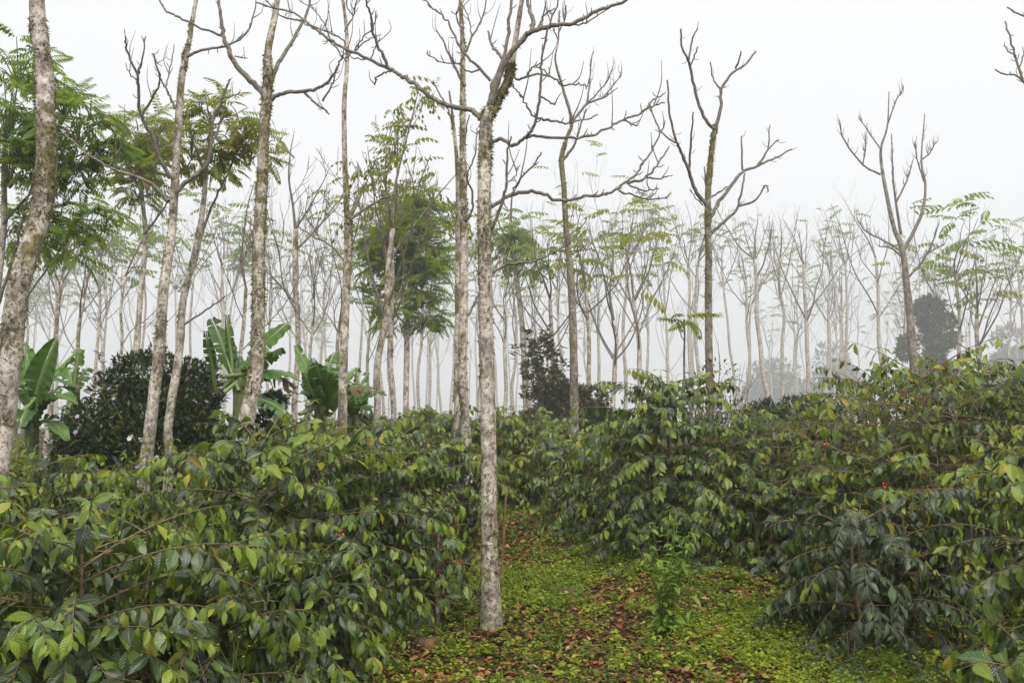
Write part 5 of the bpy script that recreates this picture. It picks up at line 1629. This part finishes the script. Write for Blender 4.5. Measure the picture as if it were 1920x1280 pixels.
pts = scatter(14000, -3.2, 4.6, 5.0, 14.0, lambda x, y: 0.08 + 0.5 * green_d(x, y))
mb = MB()
N = len(pts)
for v in range(3):
    q = np.arange(N) % 3 == v
    m = q.sum()
    ax = nrm(np.stack([crng.normal(size=m) * 0.5, crng.normal(size=m) * 0.5, np.full(m, 1.0)], 1))
    mb.inst(BLADES[v], pts[q], frames(ax, crng.normal(size=(m, 3))), crng.uniform(0.05, 0.17, m), rnd=crng.random(m))
link("grass", mb.mesh("grass", M_COVER), kind='stuff')

pts = scatter(46000, -4.5, 6.0, 4.6, 14.0, lambda x, y: 0.30 + 0.70 * (1 - green_d(x, y)))
mb = MB()
N = len(pts)
for v in range(3):
    q = np.arange(N) % 3 == v
    m = q.sum()
    a = crng.uniform(0, 6.28, m)
    ax = np.stack([np.cos(a), np.sin(a), crng.normal(size=m) * 0.18], 1)
    mb.inst(LITTER_LEAF[v], pts[q] + [0, 0, 0.012], frames(nrm(ax), np.tile([0.0, 0, 1.0], (m, 1)) + 0.3 * crng.normal(size=(m, 3))), crng.uniform(0.03, 0.10, m), rnd=crng.random(m))
link("leaf_litter", mb.mesh("leaf_litter", M_LITTER), kind='stuff')


# ------------------------------------------------------------------ small things
def weed(label, px, py, d, H, stems, leaf, seed, mat, spread=0.12, tpl=None, name="weed", cat="weed", per=7, flowers=0, thin=1.0):
    rng = np.random.default_rng(seed)
    x = P(px, py, d)[0]
    base = np.array([x, d, float(gz(x, d))])
    root = thing(name, label, cat, base, None)
    tpl = tpl or COFFEE_LO[0]
    me = tpl_mesh("leaf", tpl, mat)
    heads = []
    for s in range(stems):
        a = rng.uniform(0, 6.28)
        top = np.array([math.cos(a) * spread * rng.uniform(0.3, 1.4), math.sin(a) * spread * rng.uniform(0.3, 1.4), H * rng.uniform(0.6, 1.0)])
        sp = spline(np.array([[rng.normal() * 0.02, rng.normal() * 0.02, -0.03], top * [0.3, 0.3, 0.5], top]), 5)
        mb = MB()
        tube(mb, sp, np.linspace(0.004, 0.0018, len(sp)) * thin, 4)
        link("stem", mb.mesh("stem", M_WEED if not flowers else M_STEM), root)
        heads.append(sp[-1])
        az = rng.uniform(0, 6.28)
        for k in range(per):
            f = 0.2 + 0.8 * k / max(per - 1, 1)
            c = sp[int(f * (len(sp) - 1))]
            az += 2.4
            ax = nrm(np.array([math.cos(az), math.sin(az), rng.uniform(-0.6, 0.4)]))
            R = frames(ax[None], np.array([[0, 0, 1.0]]) + 0.2 * rng.normal(size=(1, 3)))[0]
            o = bpy.data.objects.new("leaf", me)
            o.parent = root
            o.matrix_basis = Matrix.LocRotScale(Vector(c), Matrix(R.tolist()), Vector((leaf * rng.uniform(0.6, 1.2) * (1.1 - 0.4 * f),) * 3))
            COL.objects.link(o)
    if flowers:
        for h in heads:
            for _ in range(flowers):
                c = h + rng.normal(size=3) * [0.05, 0.05, 0.06]
                mb = MB()
                tube(mb, np.array([h - [0, 0, 0.08], c]), [0.0012, 0.001], 3, mat=1)
                for q in range(6):
                    a = q * math.pi / 3
                    mb.inst(leaf_grid(2, 2, 0.4, 0.8, 0.1, 0.1, petiole=0.02), c[None], frames(np.array([[math.cos(a), math.sin(a), 0.5]]), np.array([[0, 0, 1.0]])), [0.008])
                link("flower", mb.mesh("flower", [M_FLOWER, M_WEED]), root)
    return root


weed("tall leafy weed clump standing alone in the middle of the grass", 1248, 1130, 7.3, 0.92, 22, 0.11, 701, M_WEED_BRIGHT, 0.24, per=11)
weed("slender pale-leaved weed rising behind the tall weed clump", 1290, 1100, 7.6, 0.75, 2, 0.17, 702, M_WEED_BRIGHT, 0.05, leaf_grid(4, 2, 0.13, 0.8, 0.3, 0.7), per=4)
weed("thin yellow-flowered weed in front of the lower left shrubs", 425, 1240, 4.5, 0.80, 5, 0.045, 703, M_WEED, 0.20, SMALL_LEAF, name="flowering_weed", flowers=3, per=5, thin=0.6)
weed("small yellow-flowered weed at the bottom edge right of the low shrub", 600, 1262, 5.4, 0.34, 6, 0.04, 704, M_WEED, 0.18, SMALL_LEAF, name="flowering_weed", flowers=3, per=5, thin=0.6)
weed("bright seedling under the front of the very dark shrub", 1665, 1175, 6.35, 0.20, 4, 0.085, 705, M_WEED_BRIGHT, 0.10, SMALL_LEAF, name="seedling", cat="seedling", per=6)
weed("bright seedling with narrow leaves left below the dark shrub", 1575, 1190, 6.25, 0.17, 4, 0.08, 706, M_WEED_BRIGHT, 0.10, SMALL_LEAF, name="seedling", cat="seedling", per=6)
weed("pale broad-bladed seedling in the leaf litter near the bottom right", 1455, 1215, 6.2, 0.12, 2, 0.13, 707, M_WEED_BRIGHT, 0.05, leaf_grid(3, 2, 0.14, 0.8, 0.3, 0.6), name="seedling", cat="seedling", per=4)
weed("bushy green weed right of the central trunk's foot", 1040, 1150, 7.0, 0.26, 9, 0.055, 708, M_WEED, 0.16, SMALL_LEAF, per=7)
weed("leafy weed against the left of the central trunk's foot", 872, 1165, 7.2, 0.24, 7, 0.055, 709, M_WEED, 0.13, SMALL_LEAF, per=7)
weed("feathery weed clump at the bottom, below the central trunk", 1010, 1235, 6.1, 0.24, 10, 0.05, 710, M_WEED, 0.2, SMALL_LEAF, per=7)
weed("bright weed under the peaked shrub at the path's right side", 1350, 1075, 8.0, 0.26, 7, 0.07, 711, M_WEED_BRIGHT, 0.2, SMALL_LEAF, per=6)
weed("low weed clump beside the mossy rock in the path", 1090, 1095, 8.1, 0.15, 6, 0.06, 712, M_WEED_BRIGHT, 0.12, SMALL_LEAF, per=5)
weed("grassy weed at the bottom edge near the lower right shrub", 1655, 1245, 5.9, 0.16, 7, 0.06, 713, M_WEED, 0.16, SMALL_LEAF, per=6)
weed("green weed clump where the path disappears between the shrubs", 985, 985, 11.4, 0.3, 9, 0.08, 714, M_WEED_BRIGHT, 0.3, SMALL_LEAF, per=6)


def rock(label, px, py, d, sx, sy, sz, seed):
    rng = np.random.default_rng(seed)
    x = P(px, py, d)[0]
    nu, nv = 18, 10
    th = np.linspace(0, 2 * math.pi, nu, endpoint=False)
    ph = np.linspace(-0.5 * math.pi, 0.5 * math.pi, nv)
    V = []
    for p in ph:
        for t_ in th:
            v = np.array([math.cos(p) * math.cos(t_), math.cos(p) * math.sin(t_), math.sin(p)])
            r = 1 + 0.24 * math.sin(3 * v[0] + seed) * math.cos(4 * v[1] + seed) + 0.10 * math.sin(7 * v[2] + 5 * v[0] + seed) + 0.06 * rng.normal()
            V.append(v * r * [sx, sy, sz])
    F = [[i * nu + j, i * nu + (j + 1) % nu, (i + 1) * nu + (j + 1) % nu, (i + 1) * nu + j] for i in range(nv - 1) for j in range(nu)]
    mb = MB()
    mb.add(V, F4=F)
    o = link("rock", mb.mesh("rock", M_ROCK))
    o.location = (x, d, float(gz(x, d)) + sz * 0.35)
    o.rotation_euler = (0, 0, rng.uniform(0, 6))
    tag(o, label, "rock")


rock("mossy brown rock half sunk in the grass right of the central trunk", 1065, 1075, 8.5, 0.12, 0.10, 0.05, 3)
rock("mossy orange-brown rock under the low shrub left of the central trunk", 800, 1150, 7.1, 0.10, 0.09, 0.055, 5)

for k, (lab, px, py, d, n_, sd) in enumerate([("grass and weeds ringing the central trunk's foot", 921, 1180, 7.5, 14, 731)]):
    weed(lab, px, py, d, 0.2, n_, 0.05, sd, M_WEED_BRIGHT, 0.16, SMALL_LEAF, per=5)

# stake
sb = P(938, 1060, 8.9); sb[2] = float(gz(sb[0], sb[1])) - 0.05
st = P(949, 915, 8.9)
mb = MB()
tube(mb, spline(np.array([sb, (sb + st) / 2 + [0.004, 0, 0], st]), 4) - sb, np.linspace(0.013, 0.010, 9), 7, rough=0.04)
o = link("stake", mb.mesh("stake", M_STAKE))
o.location = tuple(sb)
tag(o, "thin brown wooden stake stuck in the ground beside the central trunk", "stake")

# ------------------------------------------------------------------ haze
top = max(TOPZ) + 0.6
x0, x1, y0, y1, z0, z1 = GX0 - 4, GX1 + 4, GY0 - 4, GY1 + 4, -1.2, top
V = [(x, y, z) for z in (z0, z1) for y in (y0, y1) for x in (x0, x1)]
mb = MB()
mb.add(V, F4=[[0, 2, 3, 1], [4, 5, 7, 6], [0, 1, 5, 4], [1, 3, 7, 5], [3, 2, 6, 7], [2, 0, 4, 6]])
hm = bpy.data.materials.new("haze")
hm.use_nodes = True
ht = hm.node_tree
ht.nodes.remove(ht.nodes["Principled BSDF"])
pv = ht.nodes.new("ShaderNodeVolumePrincipled")
pv.inputs['Color'].default_value = (0.97, 0.98, 1.0, 1)
pv.inputs['Density'].default_value = HAZE_DENSITY
pv.inputs['Anisotropy'].default_value = 0.5
ht.links.new(pv.outputs[0], ht.nodes["Material Output"].inputs['Volume'])
link("haze", mb.mesh("haze", hm, smooth=False), kind='stuff')
print("haze top", top, "objects", len(sc.objects))
